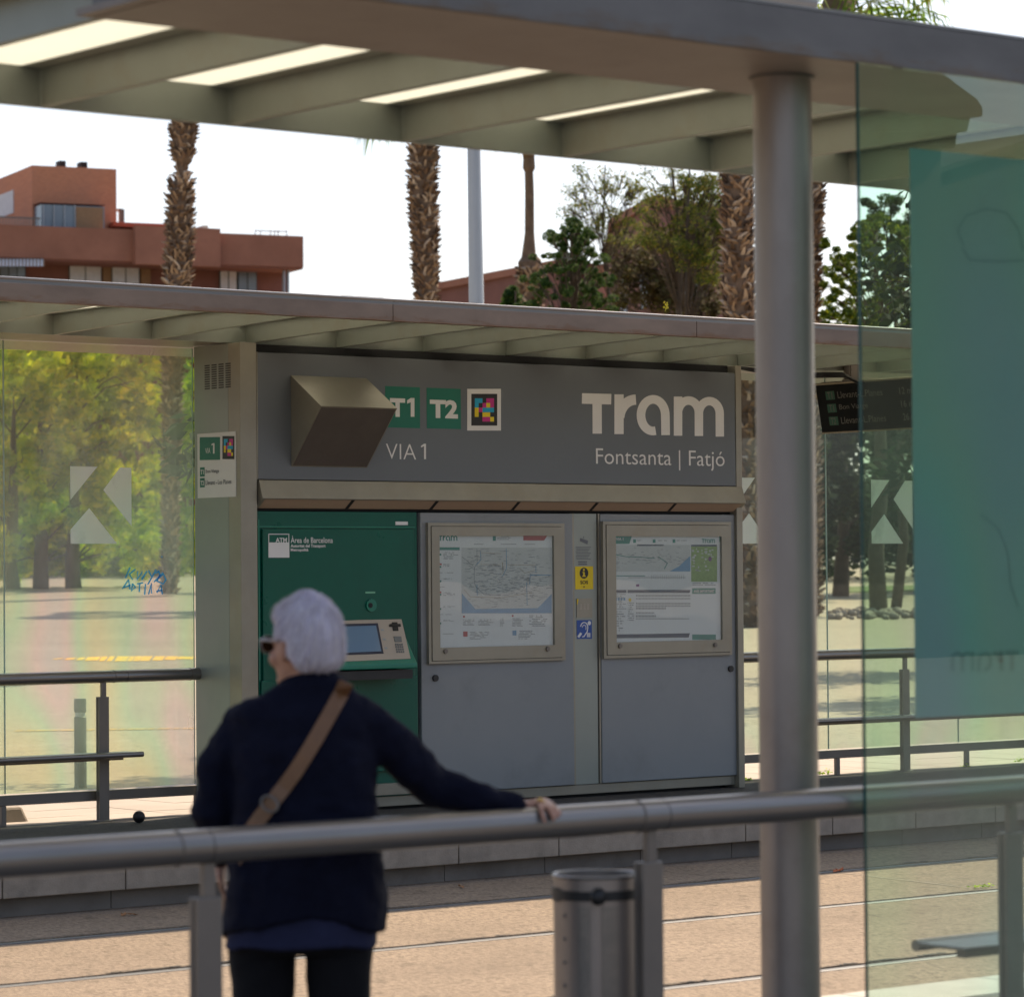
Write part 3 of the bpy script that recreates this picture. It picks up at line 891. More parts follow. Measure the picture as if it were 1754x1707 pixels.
strokes(mb, [arc(1031, 522, 83, 108, 78, 360, 30) + [(1115, 560), (1116, 658)]], 59, ct, (0, -.0006, 0))
strokes(mb, [[(1201, 395), (1201, 662)]], 58, ct, (0, -.0006, 0))
strokes(mb, [arc(1272, 506, 71, 84, 195, 360, 16) + [(1343, 560), (1343, 664)]], 58, ct, (0, -.0010, 0))
strokes(mb, [arc(1414, 512, 71, 86, 192, 360, 16) + [(1485, 560), (1486, 668)]], 57, ct, (0, -.0014, 0))
TRAM = mb
mb.build('logo', m_white, sg)

# projecting wedge housing on the sign
hb = thing('wedge_housing', 'beige metal wedge shaped housing projecting from the sign beside the green badges', 'housing', (13.18, 18.448, 2.395))
X0, X1 = 12.843, 13.485
A1, C1, E1 = Vector((X0, 18.448, 3.017)), Vector((X0, 18.09, 2.790)), Vector((X0, 18.448, 2.392))
dX = Vector((X1 - X0, 0, 0))
g_ = Vector((.003, 0, 0))
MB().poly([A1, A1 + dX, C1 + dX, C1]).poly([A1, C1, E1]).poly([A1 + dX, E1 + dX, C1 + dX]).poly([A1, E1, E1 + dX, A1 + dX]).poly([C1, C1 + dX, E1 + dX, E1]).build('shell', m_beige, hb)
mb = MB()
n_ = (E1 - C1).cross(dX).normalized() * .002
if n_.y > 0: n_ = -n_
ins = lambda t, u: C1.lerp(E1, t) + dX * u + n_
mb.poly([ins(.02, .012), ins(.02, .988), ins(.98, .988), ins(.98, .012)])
mb.build('underside_shade', mat('shaded_brown_underside', (.115, .10, .088), .55, .1), hb)  # darker sheet: the shade on the wedge's underside is put into its colour

# platform sign on the kiosk side
ss = thing('platform_sign', 'white plate with green VIA 1 panel on the narrow side of the kiosk', 'sign', (12.425, 18.74, 2.18))
MB().box((12.424, 18.505, 2.182), (12.4275, 18.978, 2.626)).build('plate', m_white, ss)
XS = 12.4235
cs4 = lambda a, b: at(a / 3.793, 560 + b / 3.793, X=XS)
q4 = lambda ax, ay, bx, by: [cs4(ax, ay), cs4(bx, ay - 2), cs4(bx, by - 2), cs4(ax, by)]
o_ = Vector((-1, 0, 0))
gp = MB().prism([p + o_ * .0003 for p in q4(1298, 716, 1430, 864)], o_ * .0008).build('line_panel', m_badge, ss)
sk = dict(ux=(0, -1, 0), out=(-1, 0, 0), lift=.0016)
ptext('VIA', (1335, 787, 1368, 822), cs4, m_white, gp, **sk)
one(gp, cs4, 1390, 754, 822, 10, 10, Vector((-.0016, 0, 0)), m_white)
code(ss, cs4, 0, 0, 0, 0, (1446, 708, 1523, 858), (1456, 727), 11.8, 22, 0, (-1, 0, 0), frame=False)
for yy, s, s2, w in ((912, 'T1', 'Bon Viatge', 1424), (982, 'T2', 'Llevant - Les Planes', 1504)):
    b_ = MB().prism([p + o_ * .0003 for p in q4(1300, yy, 1330, yy + 60)], o_ * .0008).build('line_badge', m_badge, ss)
    ptext(s, (1304, yy + 16, 1326, yy + 46), cs4, m_white, b_, bold=.03, **sk)
    ptext(s2, (1337, yy + 14, w, yy + 44), cs4, m_ink, ss, bold=.01, **sk)

# ------------------------------------------------------------------ information cases
YP = 18.462
def words(mb, fn, x0, y0, x1, y1, n, fill=.8, h=.5, seed=0):
    rs = random.Random(seed)
    dy = (y1 - y0) / n
    for i in range(n):
        x = x0; y = y0 + i * dy
        end = x0 + (x1 - x0) * rs.uniform(.55, 1)
        while x < end:
            w = rs.uniform(.03, .12) * (x1 - x0)
            if rs.random() < fill: mb.poly([fn(x, y), fn(min(x + w, x1), y), fn(min(x + w, x1), y + dy * h), fn(x, y + dy * h)])
            x += w * 1.15
def rect(mb, fn, x0, y0, x1, y1): mb.poly([fn(x0, y0), fn(x1, y0), fn(x1, y1), fn(x0, y1)])
def case(label, fr, inner, paper, locks):
    o = at(*fr[2], Y=18.46)
    t = thing('information_case', label, 'notice case', (at((fr[0][0] + fr[1][0]) / 2, fr[2][1], Y=18.46)), 'framed notice cases on the grey doors')
    w = lambda q, Y: at(q[0], q[1], Y=Y)
    def ring(name, oa, ob, ia, ib, y0, y1, m, par, bev=.003):
        mb = MB()
        (ax, az), (bx, bz), (cx, cz), (dx, dz) = [(v.x, v.z) for v in (oa, ob, ia, ib)]
        mb.box((ax, y0, cz), (bx, y1, az)); mb.box((ax, y0, bz), (bx, y1, dz)); mb.box((ax, y0, dz), (cx, y1, cz)); mb.box((dx, y0, dz), (bx, y1, cz))
        return mb.build(name, m, par)
    oa, ob = w(fr[0], 18.45), w(fr[1], 18.45)
    ia, ib = w(inner[0], 18.45), w(inner[1], 18.45)
    pa, pb = w(paper[0], 18.455), w(paper[1], 18.455)
    ring('rim', oa, ob, ia, ib, 18.448, 18.478, m_beige, t)
    e = .004
    ring('frame', ia + Vector((e, 0, -e)), ib + Vector((-e, 0, e)), pa, pb, 18.442, 18.4775, m_beige, t)
    MB().box((oa.x + .005, 18.470, ob.z + .005), (ob.x - .005, 18.4775, oa.z - .005)).build('backing', m_dark, t)
    po = MB().box((pa.x - .01, 18.4635, pb.z - .01), (pb.x + .01, 18.4695, pa.z + .01)).build('poster', m_paper, t)
    MB().box((pa.x - .005, 18.450, pb.z - .005), (pb.x + .005, 18.454, pa.z + .005)).build('case_glass', m_glass_case, t)
    for l in locks:
        p = w(l, 18.44)
        MB().tube([(p.x, 18.442, p.z), (p.x, 18.430, p.z)], .017, 12).build('lock', m_post, t, smooth='auto')
    return t, po
def tramlogo(parent, fn0, x0, y0, x1, y1, m):
    """the same lettering scaled into a small rectangle"""
    mb = MB()
    f = lambda a, b: fn0(x0 + (a - 545) / 968 * (x1 - x0), y0 + (b - 372) / 296 * (y1 - y0))
    for path, w in (([(545, 408), (745, 410)], 72), ([(648, 440), (648, 660)], 63), ([(798, 380), (798, 660)], 63), (arc(913, 545, 113, 129, 183, 270, 6), 70),
                    (arc(1031, 530, 83, 108, 78, 360, 14) + [(1115, 560), (1115, 664)], 59), ([(1201, 388), (1201, 664)], 58),
                    (arc(1272, 506, 71, 90, 195, 360, 8) + [(1343, 664)], 58), (arc(1414, 506, 71, 90, 192, 360, 8) + [(1485, 664)], 57)):
        strokes(mb, [path], w, f)
    return mb.build('logo', m, parent)
# case with the network map
t1, po = case('steel framed notice case with pale network map, beside the ticket machine', [(733, 895), (968.5, 1130), (850, 1130)], [(737.5, 900.5), (963, 1126)], [(751, 917), (948.5, 1104)], [(763, 1115), (938, 1111)])
P1 = lambda dz: (lambda a, b: at(700 + a / 5.69, 860 + b / 5.69, Y=18.4635 - dz))
f1, f2 = P1(.0012), P1(.0022)
mb = MB(); rect(mb, f1, 515, 440, 1395, 1080); mb.build('map_field', m_mapgrey, po)
mb = MB(); mb.poly([f2(a, b) for a, b in ((518, 885), (650, 1040), (1260, 1030), (1395, 890), (1395, 1080), (518, 1080))]); mb.build('map_sea', m_seablue, po)
tramlogo(po, f1, 290, 322, 475, 376, m_teal)
mb = MB(); rect(mb, f1, 288, 438, 497, 466)
for yy in (500, 620, 760, 890, 1030, 1170): rect(mb, f1, 296, yy, 318, yy + 18)
rect(mb, f1, 820, 330, 850, 375); mb.build('print_green', m_teal, po)
mb = MB(); mb.poly([f1(a, b) for a, b in ((1118, 326), (1350, 326), (1320, 372), (1118, 372))]); rect(mb, f1, 532, 1258, 574, 1308); rect(mb, f1, 302, 595, 322, 612); rect(mb, f1, 302, 868, 318, 886); rect(mb, f1, 530, 1105, 548, 1122); rect(mb, f1, 1005, 1098, 1022, 1114); mb.build('print_red', m_red, po)
mb = MB(); rect(mb, f1, 1012, 1248, 1050, 1296); mb.build('print_blue', m_seablue, po)
mb = MB()
for q in ((338, 485, 485, 560, 6), (338, 602, 440, 635, 2), (338, 740, 420, 758, 1), (338, 878, 450, 915, 3), (338, 1012, 455, 1030, 2), (338, 1145, 440, 1165, 2), (335, 1278, 440, 1290, 1),
          (860, 333, 1000, 372, 3), (615, 405, 805, 418, 1), (900, 405, 1060, 418, 1), (1130, 405, 1300, 418, 1), (530, 1140, 640, 1205, 5), (680, 1140, 840, 1205, 5), (890, 1130, 940, 1215, 6), (1010, 1130, 1140, 1215, 6), (1175, 1100, 1390, 1215, 7),
          (595, 1262, 800, 1340, 6), (1070, 1250, 1230, 1340, 6), (300, 683, 485, 695, 1), (300, 822, 485, 832, 1), (300, 1090, 485, 1100, 1)):
    words(mb, f1, *q, seed=int(q[0] * 7 + q[1]))
rs = random.Random(5)
for i in range(420):
    x = rs.gauss(930, 260); y = rs.gauss(800, 130)
    if 530 < x < 1380 and 450 < y < 1020: rect(mb, f2, x, y, x + rs.uniform(14, 46), y + 4.5)
for i in range(60):
    x = rs.uniform(530, 1300); y = rs.uniform(450, 700); rect(mb, f2, x, y, x + rs.uniform(20, 60), y + 5)
mb.build('print_text', m_inklt, po)
mb = MB()
strokes(mb, [[(665, 450), (668, 590), (640, 640), (638, 780), (660, 830), (740, 900), (900, 905)], [(520, 530), (630, 620)]], 4.5, f2)
mb.build('map_line', mat('map_line_grey', (.26, .29, .31), .6), po)
mb = MB(); strokes(mb, [[(700, 480), (705, 560), (660, 610)], [(665, 800), (668, 910)], [(1180, 800), (1185, 708), (1390, 708)], [(1240, 620), (1240, 680)], [(950, 450), (955, 640), (915, 720)], [(1150, 780), (1155, 1000)]], 6, f2); mb.build('map_line', m_seablue, po)
mb = MB(); strokes(mb, [[(700, 605), (880, 610), (915, 585), (920, 700)], [(540, 850), (600, 920), (900, 930), (1200, 880)], [(690, 490), (900, 500)], [(960, 610), (1230, 610)], [(1080, 640), (1130, 690), (1240, 660)]], 4, f2); mb.build('map_line', mat('map_ochre', (.42, .36, .24), .6), po)

# case with the timetable
t2, po = case('steel framed notice case with timetable sheet, at the right end of the kiosk', [(1032.5, 892.5), (1254, 1121), (1140, 1121)], [(1037, 898), (1250, 1116.5)], [(1053, 918), (1236, 1095)], [(1062, 1106), (1225, 1104)])
P2 = lambda dz: (lambda a, b: at(970 + a / 5.481, 860 + b / 5.481, Y=18.4635 - dz))
f1, f2 = P2(.0012), P2(.0022)
mb = MB(); rect(mb, f1, 450, 400, 1165, 650); mb.build('map_field', m_mapgrey, po)
mb = MB(); mb.poly([f2(a, b) for a, b in ((1165, 500), (1165, 648), (970, 648), (1060, 600))]); mb.build('map_sea', m_seablue, po)
mb = MB(); rect(mb, f1, 1173, 415, 1416, 745); mb.build('district_map', m_mapgreen, po)
rs = random.Random(9)
mb = MB()
for i in range(34):
    x = rs.uniform(1175, 1390); y = rs.uniform(430, 640); rect(mb, f2, x, y, x + rs.uniform(8, 30), y + rs.uniform(6, 18))
mb.build('map_block', m_mapgrey, po)
mb = MB(); mb.poly([f2(1349 + 17 * math.cos(t), 532 + 22 * math.sin(t)) for t in np.linspace(0, 6.28, 14)[:-1]]); strokes(mb, [[(655, 780), (685, 780)]], 22, f2); mb.build('map_marker', m_purple, po)
mb = MB(); mb.poly([f1(a, b) for a, b in ((450, 318), (615, 318), (592, 390), (450, 390))])
for x in (628, 812, 998): rect(mb, f1, x, 348, x + 26, 380)
rect(mb, f1, 1182, 806, 1402, 858); rect(mb, f1, 1182, 1240, 1405, 1288); rect(mb, f1, 1436, 318, 1450, 372)
strokes(mb, [[(460, 490), (560, 510), (700, 515), (830, 525)], [(860, 510), (900, 535), (950, 570), (920, 625)], [(450, 690), (740, 690)]], 6, f2); mb.build('print_green', m_teal, po)
tramlogo(po, f1, 1272, 342, 1396, 382, m_teal)
mb = MB(); rect(mb, f1, 665, 396, 916, 410); rect(mb, f1, 1173, 398, 1414, 414)
mb.poly([f1(a, b) for a, b in ((575, 822), (1166, 822), (1158, 850), (575, 850))]); rect(mb, f1, 450, 822, 565, 850)
mb.poly([f1(a, b) for a, b in ((450, 1240), (1160, 1228), (1150, 1268), (450, 1275))]); mb.build('print_navy', m_navy, po)
ptext('VIA 1', (465, 332, 535, 358), f2, m_white, po, bold=.02)
ptext('AVÍS IMPORTANT', (1196, 815, 1390, 850), f2, m_white, po, bold=.02)
mb = MB()
for q in ((665, 355, 720, 370, 1), (850, 355, 950, 370, 1), (1035, 355, 1180, 370, 1), (450, 860, 560, 1010, 10), (575, 940, 640, 1120, 9), (455, 1020, 550, 1220, 9), (1185, 755, 1410, 790, 2)):
    words(mb, f1, *q, seed=int(q[0] + q[1]))
for i in range(75):
    x = rs.uniform(455, 1120); y = rs.gauss(515, 45)
    if 420 < y < 640: rect(mb, f2, x, y, x + rs.uniform(10, 34), y + 5)
for r0, r1, xe in ((868, 885, 1155), (898, 910, 1155), (942, 958, 1155), (965, 980, 1155), (985, 1005, 930), (1030, 1044, 830), (1058, 1078, 840), (1088, 1098, 1150)):
    x = 655
    while x < xe: rect(mb, f1, x, r0, x + 9, r1); x += 13.5
for i in range(16): rect(mb, f1, 800 + i * 20, 680, 804 + i * 20, 720)
rect(mb, f1, 580, 703, 1120, 709)
mb.build('print_text', m_inklt, po)
mb = MB()
for i in range(4): rect(mb, f1, 458 + i * 26, 895, 476 + i * 26, 920)
mb.build('print_blue', m_seablue, po)
mb = MB(); mb.poly([f2(598 + 14 * math.cos(t), 915 + 18 * math.sin(t)) for t in np.linspace(0, 6.28, 12)[:-1]]); mb.build('print_yellow', m_yellow, po)

# intercom strip between the doors
ic = thing('intercom', 'help point strip with yellow SOS plate, speaker and blue hearing sign', 'intercom', (15.5, 18.49, 1.1))
f0 = lambda dz: (lambda a, b: at(970 + a / 5.481, 860 + b / 5.481, Y=18.4915 - dz))
fa, fb, fc = f0(0.001), f0(.003), f0(.004)
pr = lambda q, dz, th: [f0(dz)(a, b) for a, b in q]
sos = MB().prism(pr(((82, 602), (250, 600), (252, 815), (84, 817)), .0005, 0), (0, -.0015, 0)).build('sos_plate', m_yellow, ic)
mb = MB(); mb.poly([fb(166 + 41 * math.cos(t), 664 + 52 * math.sin(t)) for t in np.linspace(0, 6.283, 25)[:-1]])
mb.poly([fb(a, b) for a, b in ((155, 788), (178, 788), (167, 802))]); mb.build('pictogram', m_black, sos)
mb = MB(); rect(mb, fc, 158, 655, 174, 690); rect(mb, fc, 150, 688, 182, 698); rect(mb, fc, 152, 652, 166, 660); mb.poly([fc(165 + 9 * math.cos(t), 634 + 11 * math.sin(t)) for t in np.linspace(0, 6.283, 13)[:-1]]); mb.build('info_letter', m_yellow, sos)
ptext('SOS', (131, 734, 203, 768), fb, m_black, sos, bold=.02)
mb = MB()
mb.poly([fa(a, b) for a, b in ((130, 335), (205, 360), (198, 396), (128, 365))]); rect(mb, fa, 160, 318, 166, 340)
for i in range(9): rect(mb, fa, 88 + (i % 3) * 4, 418 + i * 14, 232 - (i % 4) * 9, 424 + i * 14)
words(mb, fa, 112, 552, 232, 596, 2, .95, .6, 4); mb.build('camera_notice', m_ink, ic)
spk = MB().prism(pr(((96, 905), (240, 900), (242, 1080), (96, 1082)), .0005, 0), (0, -.004, 0)).build('speaker_plate', m_beige, ic)
mb = MB(); ff = f0(.006)
for i in range(3):
    for j in range(5): rect(mb, ff, 130 + i * 32, 955 + j * 11, 150 + i * 32, 961 + j * 11)
mb.build('speaker_slot', m_cream, spk)
mb = MB(); mb.poly([ff(a, b) for a, b in ((100, 908), (116, 906), (106, 960), (100, 960))]); mb.build('yellow_chip', m_yellow, spk)
ear = MB().prism(pr(((97, 1106), (238, 1104), (240, 1280), (99, 1282)), .0005, 0), (0, -.0015, 0)).build('hearing_plate', m_blue, ic)
mb = MB()
strokes(mb, [arc(168, 1175, 34, 48, 190, 380, 14) + [(196, 1215), (178, 1240), (168, 1258), (150, 1262)]], 9, fb)
strokes(mb, [arc(168, 1178, 18, 26, 190, 400, 10)], 6, fc)
mb.poly([fc(216 + 16 * math.cos(t), 1133 + 20 * math.sin(t)) for t in np.linspace(0, 6.283, 13)[:-1]])
strokes(mb, [[(112, 1266), (140, 1226)]], 22, fc); strokes(mb, [[(198, 1225), (198, 1266)], [(210, 1225), (210, 1266)], [(221, 1225), (221, 1266)]], 8, fc)
mb.build('pictogram', m_white, ear)

# ------------------------------------------------------------------ hanging departures display
dp = thing('departures_display', 'black departures screen hanging under the far shelter roof, right of the kiosk', 'display', (18.3, 18.3, 2.75))
T0, T1 = at(1397, 660, X=18.30), at(1413, 740, X=18.30)
YL, YR = 18.90, 17.72
# tilted screen: top edge further forward than the bottom edge
top, bot = Vector((18.265, 0, 3.132)), Vector((18.335, 0, 2.757))
dv = (top - bot).normalized(); on_ = Vector((-dv.z, 0, dv.x))
dpt = lambda y, v, u=0.0: Vector((0, y, 0)) + bot.lerp(top, v) + on_ * u
MB().hexa([dpt(YL, 0, -.10), dpt(YR, 0, -.10), dpt(YR, 0, 0), dpt(YL, 0, 0), dpt(YL, 1, -.10), dpt(YR, 1, -.10), dpt(YR, 1, 0), dpt(YL, 1, 0)]).build('cabinet', m_board, dp)
mb = MB()
for v0, v1 in ((-.03, .0), (1.0, 1.03)):
    mb.hexa([dpt(YL, v0, -.105), dpt(YR, v0, -.105), dpt(YR, v0, .004), dpt(YL, v0, .004), dpt(YL, v1, -.105), dpt(YR, v1, -.105), dpt(YR, v1, .004), dpt(YL, v1, .004)])
mb.build('frame', m_boardframe, dp)
mb = MB()
mb.box((18.27, 18.57, 3.15), (18.36, 18.585, 3.33)); mb.box((18.27, 18.50, 3.15), (18.36, 18.515, 3.33)); mb.box((18.265, 18.49, 3.14), (18.37, 18.595, 3.165))
mb.build('hanger', m_post, dp)
m_led = mat('dim_amber_text', (.14, .125, .11), .5); m_ledg = mat('dim_green_badge', (.01, .085, .05), .5)
for i, (ln, dest, tmn) in enumerate((('T1', 'Llevant-L.Planes', '12 min'), ('T1', 'Bon Viatge', '16 min'), ('T2', 'Llevant-L.Planes', '26 min'))):
    v1 = .84 - .27 * i; hgt = .14 * .38
    bq = MB().hexa([dpt(YL - .10, v1 - .16, .0005), dpt(YL - .20, v1 - .16, .0005), dpt(YL - .20, v1 - .16, .001), dpt(YL - .10, v1 - .16, .001), dpt(YL - .10, v1 + .02, .0005), dpt(YL - .20, v1 + .02, .0005), dpt(YL - .20, v1 + .02, .001), dpt(YL - .10, v1 + .02, .001)]).build('line_badge', m_ledg, dp)
    for s, y0, w in ((ln, YL - .12, .055), (dest, YL - .235, .50 if len(dest) > 12 else .32), (tmn, YL - .92, .19)):
        text(s, dpt(y0, v1, .0), w, hgt, (0, -1, 0), dv, m_led, dp if s != ln else bq, 'lettering', 0, on_, .0022)

# ------------------------------------------------------------------ near shelter
ZN = 3.219
NF, NB0, NE = 7.262, 7.95, 9.55
ns = thing('tram_shelter', 'near tram shelter whose flat ribbed steel roof rests on one round column', 'shelter', (6.9, 7.6, -.05))
NRX = [4.873 + .7602 * i for i in range(0, 10)]
NX0, NX1 = 4.80, 12.0
mb = MB()
mb.box((at(130, 25, Y=NB0).x, NF, ZN), (NX1, NB0, ZN + .02))
mb.build('beam_soffit', m_soffit, ns)
mb = MB(); mb.box((4.853, NF - .004, ZN - .002), (4.859, NB0 - .01, ZN + .16)); mb.build('beam_end_plate', m_fascia, ns)
mb = MB(); mb.box((4.86, NF - .02, ZN - .003), (NX1, NF - .001, ZN + .142)); mb.build('fascia', m_fascia, ns, bevel=.004)
mb = MB(); mb.box((4.86, NF - .022, ZN + .1425), (NX1, NF + .03, ZN + .152)); mb.build('roof_edge_trim', m_steel, ns)
for x in NRX:
    mb = MB()
    mb.box((x, NB0 + .001, ZN + .002), (x + .035, NE, ZN + .128))
    mb.box((x - .075, NB0 + .001, ZN + .1285), (x + .11, NE, ZN + .138))
    mb.build('roof_rib', m_roof, ns)
    MB().tube([(x - .002, NE - .004, ZN + .004), (x - .002, NE - .004, ZN + .126)], .004, 6).build('weld_bead', m_roof, ns)
for x0, x1 in zip(NRX[:-1], NRX[1:]):
    MB().box((x1 - .50, NB0 + .002, ZN + .132), (x1 - .072, NE, ZN + .1365)).build('roof_panel', m_panel, ns)
    MB().box((x0 + .105, NB0 + .002, ZN + .130), (x1 - .495, NE, ZN + .141)).build('roof_sheet', m_soffit, ns)
MB().box((NX0, NE + .0005, ZN), (NX1, NE + .03, ZN + .150)).build('front_beam', m_roof, ns, bevel=.003)
MB().box((NX0, NF + .031, ZN + .1385), (NX1, NE + .04, ZN + .15)).build('roof_sheet', m_fascia, ns) if False else None
cxn, cyn = 0, 7.61
pc = at(1345, 700, Y=cyn); cxn = pc.x
cr = 50.5 * (pc - CP).dot(FW) / F_PX
MB().tube([(cxn, cyn, -.05), (cxn, cyn, ZN - .001)], cr, 48).build('column', m_colsteel, ns, smooth='auto')
MB().tube([(cxn, cyn, ZN - .008), (cxn, cyn, ZN - .0005)], cr + .012, 40).build('column_flange', m_fascia, ns, smooth='auto')
# pipe end lying on the roof
a = at(1390, 2, Y=NF + .25); MB().tube([(a.x - 1.6, NF + .25, a.z), (a.x, NF + .25, a.z)], .035, 18).build('roof_pipe', m_lamp, ns, smooth='auto')
# glass screen with its poster
GY = 7.235
gx = at(1479, 900, Y=GY).x
gp_ = MB().box((gx, GY, .02), (gx + 2.6, GY + .010, ZN - .004)).build('glass_pane', m_glass_near, ns)
MB().box((gx - .0035, GY - .0005, .02), (gx - .0003, GY + .0105, ZN - .004)).build('glass_edge', m_glassedge, gp_)
PY = GY + .016
pa, pb = at(1563, 254, Y=PY), at(1573, 1229, Y=PY)
pos = MB().box((pb.x - .01, PY, pb.z), (gx + 2.55, PY + .003, pa.z)).build('teal_poster', m_tealfilm, ns)
fm = lambda a, b: at(a, b, Y=PY - .0008)
mb = MB()
f_ = lambda a, b: fm(1628 + (1513 - a) / 968 * 118, 1112 + (b - 372) / 296 * 38)
for path, w in (([(545, 408), (745, 410)], 72), ([(648, 440), (648, 660)], 63), ([(798, 380), (798, 660)], 63), (arc(913, 545, 113, 129, 183, 270, 6), 70),
                (arc(1031, 530, 83, 108, 78, 360, 14) + [(1115, 560), (1115, 664)], 59), ([(1201, 388), (1201, 664)], 58),
                (arc(1272, 506, 71, 90, 195, 360, 8) + [(1343, 664)], 58), (arc(1414, 506, 71, 90, 192, 360, 8) + [(1485, 664)], 57)):
    strokes(mb, [path], w, f_)
mb.build('logo', m_tealink, pos)
mb = MB()
strokes(mb, [[(1650, 420), (1640, 395), (1655, 370), (1690, 358), (1725, 365), (1745, 395), (1752, 430)], [(1648, 425), (1660, 445), (1710, 448), (1754, 446)]], 3.5, fm)
strokes(mb, [[(1680, 880), (1710, 905), (1728, 950), (1730, 1000), (1745, 1040)]], 3, fm)
mb.build('scratch_line', m_tealink, pos)

# near railing
NR = 7.32; zr = .918; nr = .0475
nrail = railing(1.2, 9.4, [3.27, 4.815, 6.375, 7.935], [at(352, 1440, Y=NR).x, at(1132, 1400, Y=NR).x], 'thick steel railing in front of the person on the near platform', y=NR, zr=zr, r=nr, floor=-.05, bar=False)

# bench on the near railing
bx = at(1566, 1605, Y=7.62).x
bench(bx, 10.5, 7.62, 7.39, at(1570, 1612, Y=7.62).z, 'narrow steel bench behind the near glass screen', 7.62)

# litter bin on the post
bc = Vector(at(1020, 1500, Y=7.50)); br = 72.5 * (bc - CP).dot(FW) / F_PX
zt = bc.z + .005
bn_ = thing('litter_bin', 'cylindrical riveted steel litter bin hung on the railing post', 'litter bin', (bc.x, 7.50, zt - .78))
n = 40
mb = MB()
out = [(bc.x + br * math.cos(2 * math.pi * i / n), 7.5 + br * math.sin(2 * math.pi * i / n)) for i in range(n)]
inn = [(bc.x + (br - .006) * math.cos(2 * math.pi * i / n), 7.5 + (br - .006) * math.sin(2 * math.pi * i / n)) for i in range(n)]
k = 0
for ring_, z in ((out, zt - .72), (out, zt), (inn, zt), (inn, zt - .70)):
    mb.v += [Vector((x, y, z)) for x, y in ring_]
for r_ in range(3):
    for i in range(n):
        mb.f.append([r_ * n + i, r_ * n + (i + 1) % n, (r_ + 1) * n + (i + 1) % n, (r_ + 1) * n + i])
mb.f.append(list(range(n))[::-1]); mb.f.append([3 * n + i for i in range(n)])
body = mb.build('body', m_colsteel, bn_, smooth='auto')
mb = MB(); mb.tube([(bc.x + (br + .001) * math.cos(t), 7.5 + (br + .001) * math.sin(t), zt) for t in np.linspace(0, 2 * math.pi, 41)], .0055, 8, caps=False); mb.build('rim', m_steel, bn_, smooth=True)
zs = at(1000, 1537, Y=7.4).z
mb = MB()
ring_o = []
for i in range(28):
    t = R(150 + i * 6.5); h = .014 if i % 28 > 3 else .02
    ring_o.append((t, h))
for (t0, h0), (t1_, h1) in zip(ring_o[:-1], ring_o[1:]):
    c = lambda t, r_, z: (bc.x + r_ * math.cos(t), 7.5 + r_ * math.sin(t), z)
    mb.hexa([c(t0, br + .001, zs - h0), c(t1_, br + .001, zs - h1), c(t1_, br + .006, zs - h1), c(t0, br + .006, zs - h0), c(t0, br + .001, zs + h0), c(t1_, br + .001, zs + h1), c(t1_, br + .006, zs + h1), c(t0, br + .006, zs + h0)])
st = mb.build('strap', m_black, bn_)
kp = at(1025, 1535, Y=7.5 - br * .93); MB().ell(kp, (.028, .02, .026)).build('strap_buckle', m_black, st, smooth=True)
mb = MB()
for px_ in (967, 1004):
    for k in range(7):
        p = at(px_, 1567 + 40 * k, Y=7.5)
        # place the rivet on the cylinder
        d = ray(px_, 1567 + 40 * k); o2 = Vector((0 - bc.x, 0 - 7.5)); dd = Vector((d.x, d.y))
        A_ = dd.dot(dd); B_ = 2 * o2.dot(dd); C_ = o2.dot(o2) - br * br; disc = B_ * B_ - 4 * A_ * C_
        if disc <= 0: continue
        tt = (-B_ - math.sqrt(disc)) / (2 * A_); q = CP + d * tt
        mb.ell(q, (.006, .006, .006), None, 8, 5)
mb.build('rivet', m_post, bn_, smooth=True)
for a0, a1 in ((R(205), R(222)), (R(238), R(262))):
    mb = MB(); c = lambda t, r_, z: (bc.x + r_ * math.cos(t), 7.5 + r_ * math.sin(t), z)
    N_ = 8
    for i in range(N_):
        t0, t1_ = a0 + (a1 - a0) * i / N_, a0 + (a1 - a0) * (i + 1) / N_
        mb.hexa([c(t0, br + .0005, zt - .72), c(t1_, br + .0005, zt - .72), c(t1_, br + .004, zt - .72), c(t0, br + .004, zt - .72), c(t0, br + .0005, zs - .03), c(t1_, br + .0005, zs - .03), c(t1_, br + .004, zs - .03), c(t0, br + .004, zs - .03)])
    mb.build('strip', m_steel, bn_, smooth='auto')

# small things on the far platform and the tracks
p = at(238, 1400, Y=18.66); tag(MB().ell(p - p, (.041,) * 3, None, 24, 14).build('ball', m_rubber, None, smooth=True, origin=Vector((p.x, 18.66, .042)), local=True), 'small black rubber ball lying on the far platform by the railing post', 'ball')
def leaf(px_, py_, m, label, s=.07, rot=0, dz=0):
    p = at(px_, py_, Z=-.298 + dz)
    mb = MB()
    pts = [(-.9, 0, .02), (-.45, .28, .22), (0, .1, .08), (.15, .42, .30), (.5, .15, .1), (1.0, .05, .34), (.55, -.18, .06), (.2, -.40, .2), (-.1, -.12, .02), (-.5, -.3, .12)]
    c, s_ = math.cos(rot), math.sin(rot)
    P = [Vector((s * (a * c - b * s_), s * (a * s_ + b * c), s * z)) for a, b, z in pts]
    ce = Vector((0, 0, .012))
    for i in range(len(P)): mb.poly([ce, P[i], P[(i + 1) % len(P)]])
    o = mb.build('fallen_leaf', m, None, origin=p, local=True)
    return tag(o, label, 'leaf', 'fallen leaves on the track bed')
leaf(1436, 1492, m_orangeleaf, 'orange fallen leaf on the track edge beside the steel column', .075, .3)
leaf(212, 1567, m_dryleaf, 'brown curled leaf below the far platform kerb, left of the person', .055, .8)
leaf(229, 1567, m_dryleaf, 'pale curled leaf next to the brown one by the kerb', .045, 2.2)
leaf(790, 1519, m_dryleaf, 'small tan leaf by the kerb between person and bin', .05, 1.2)
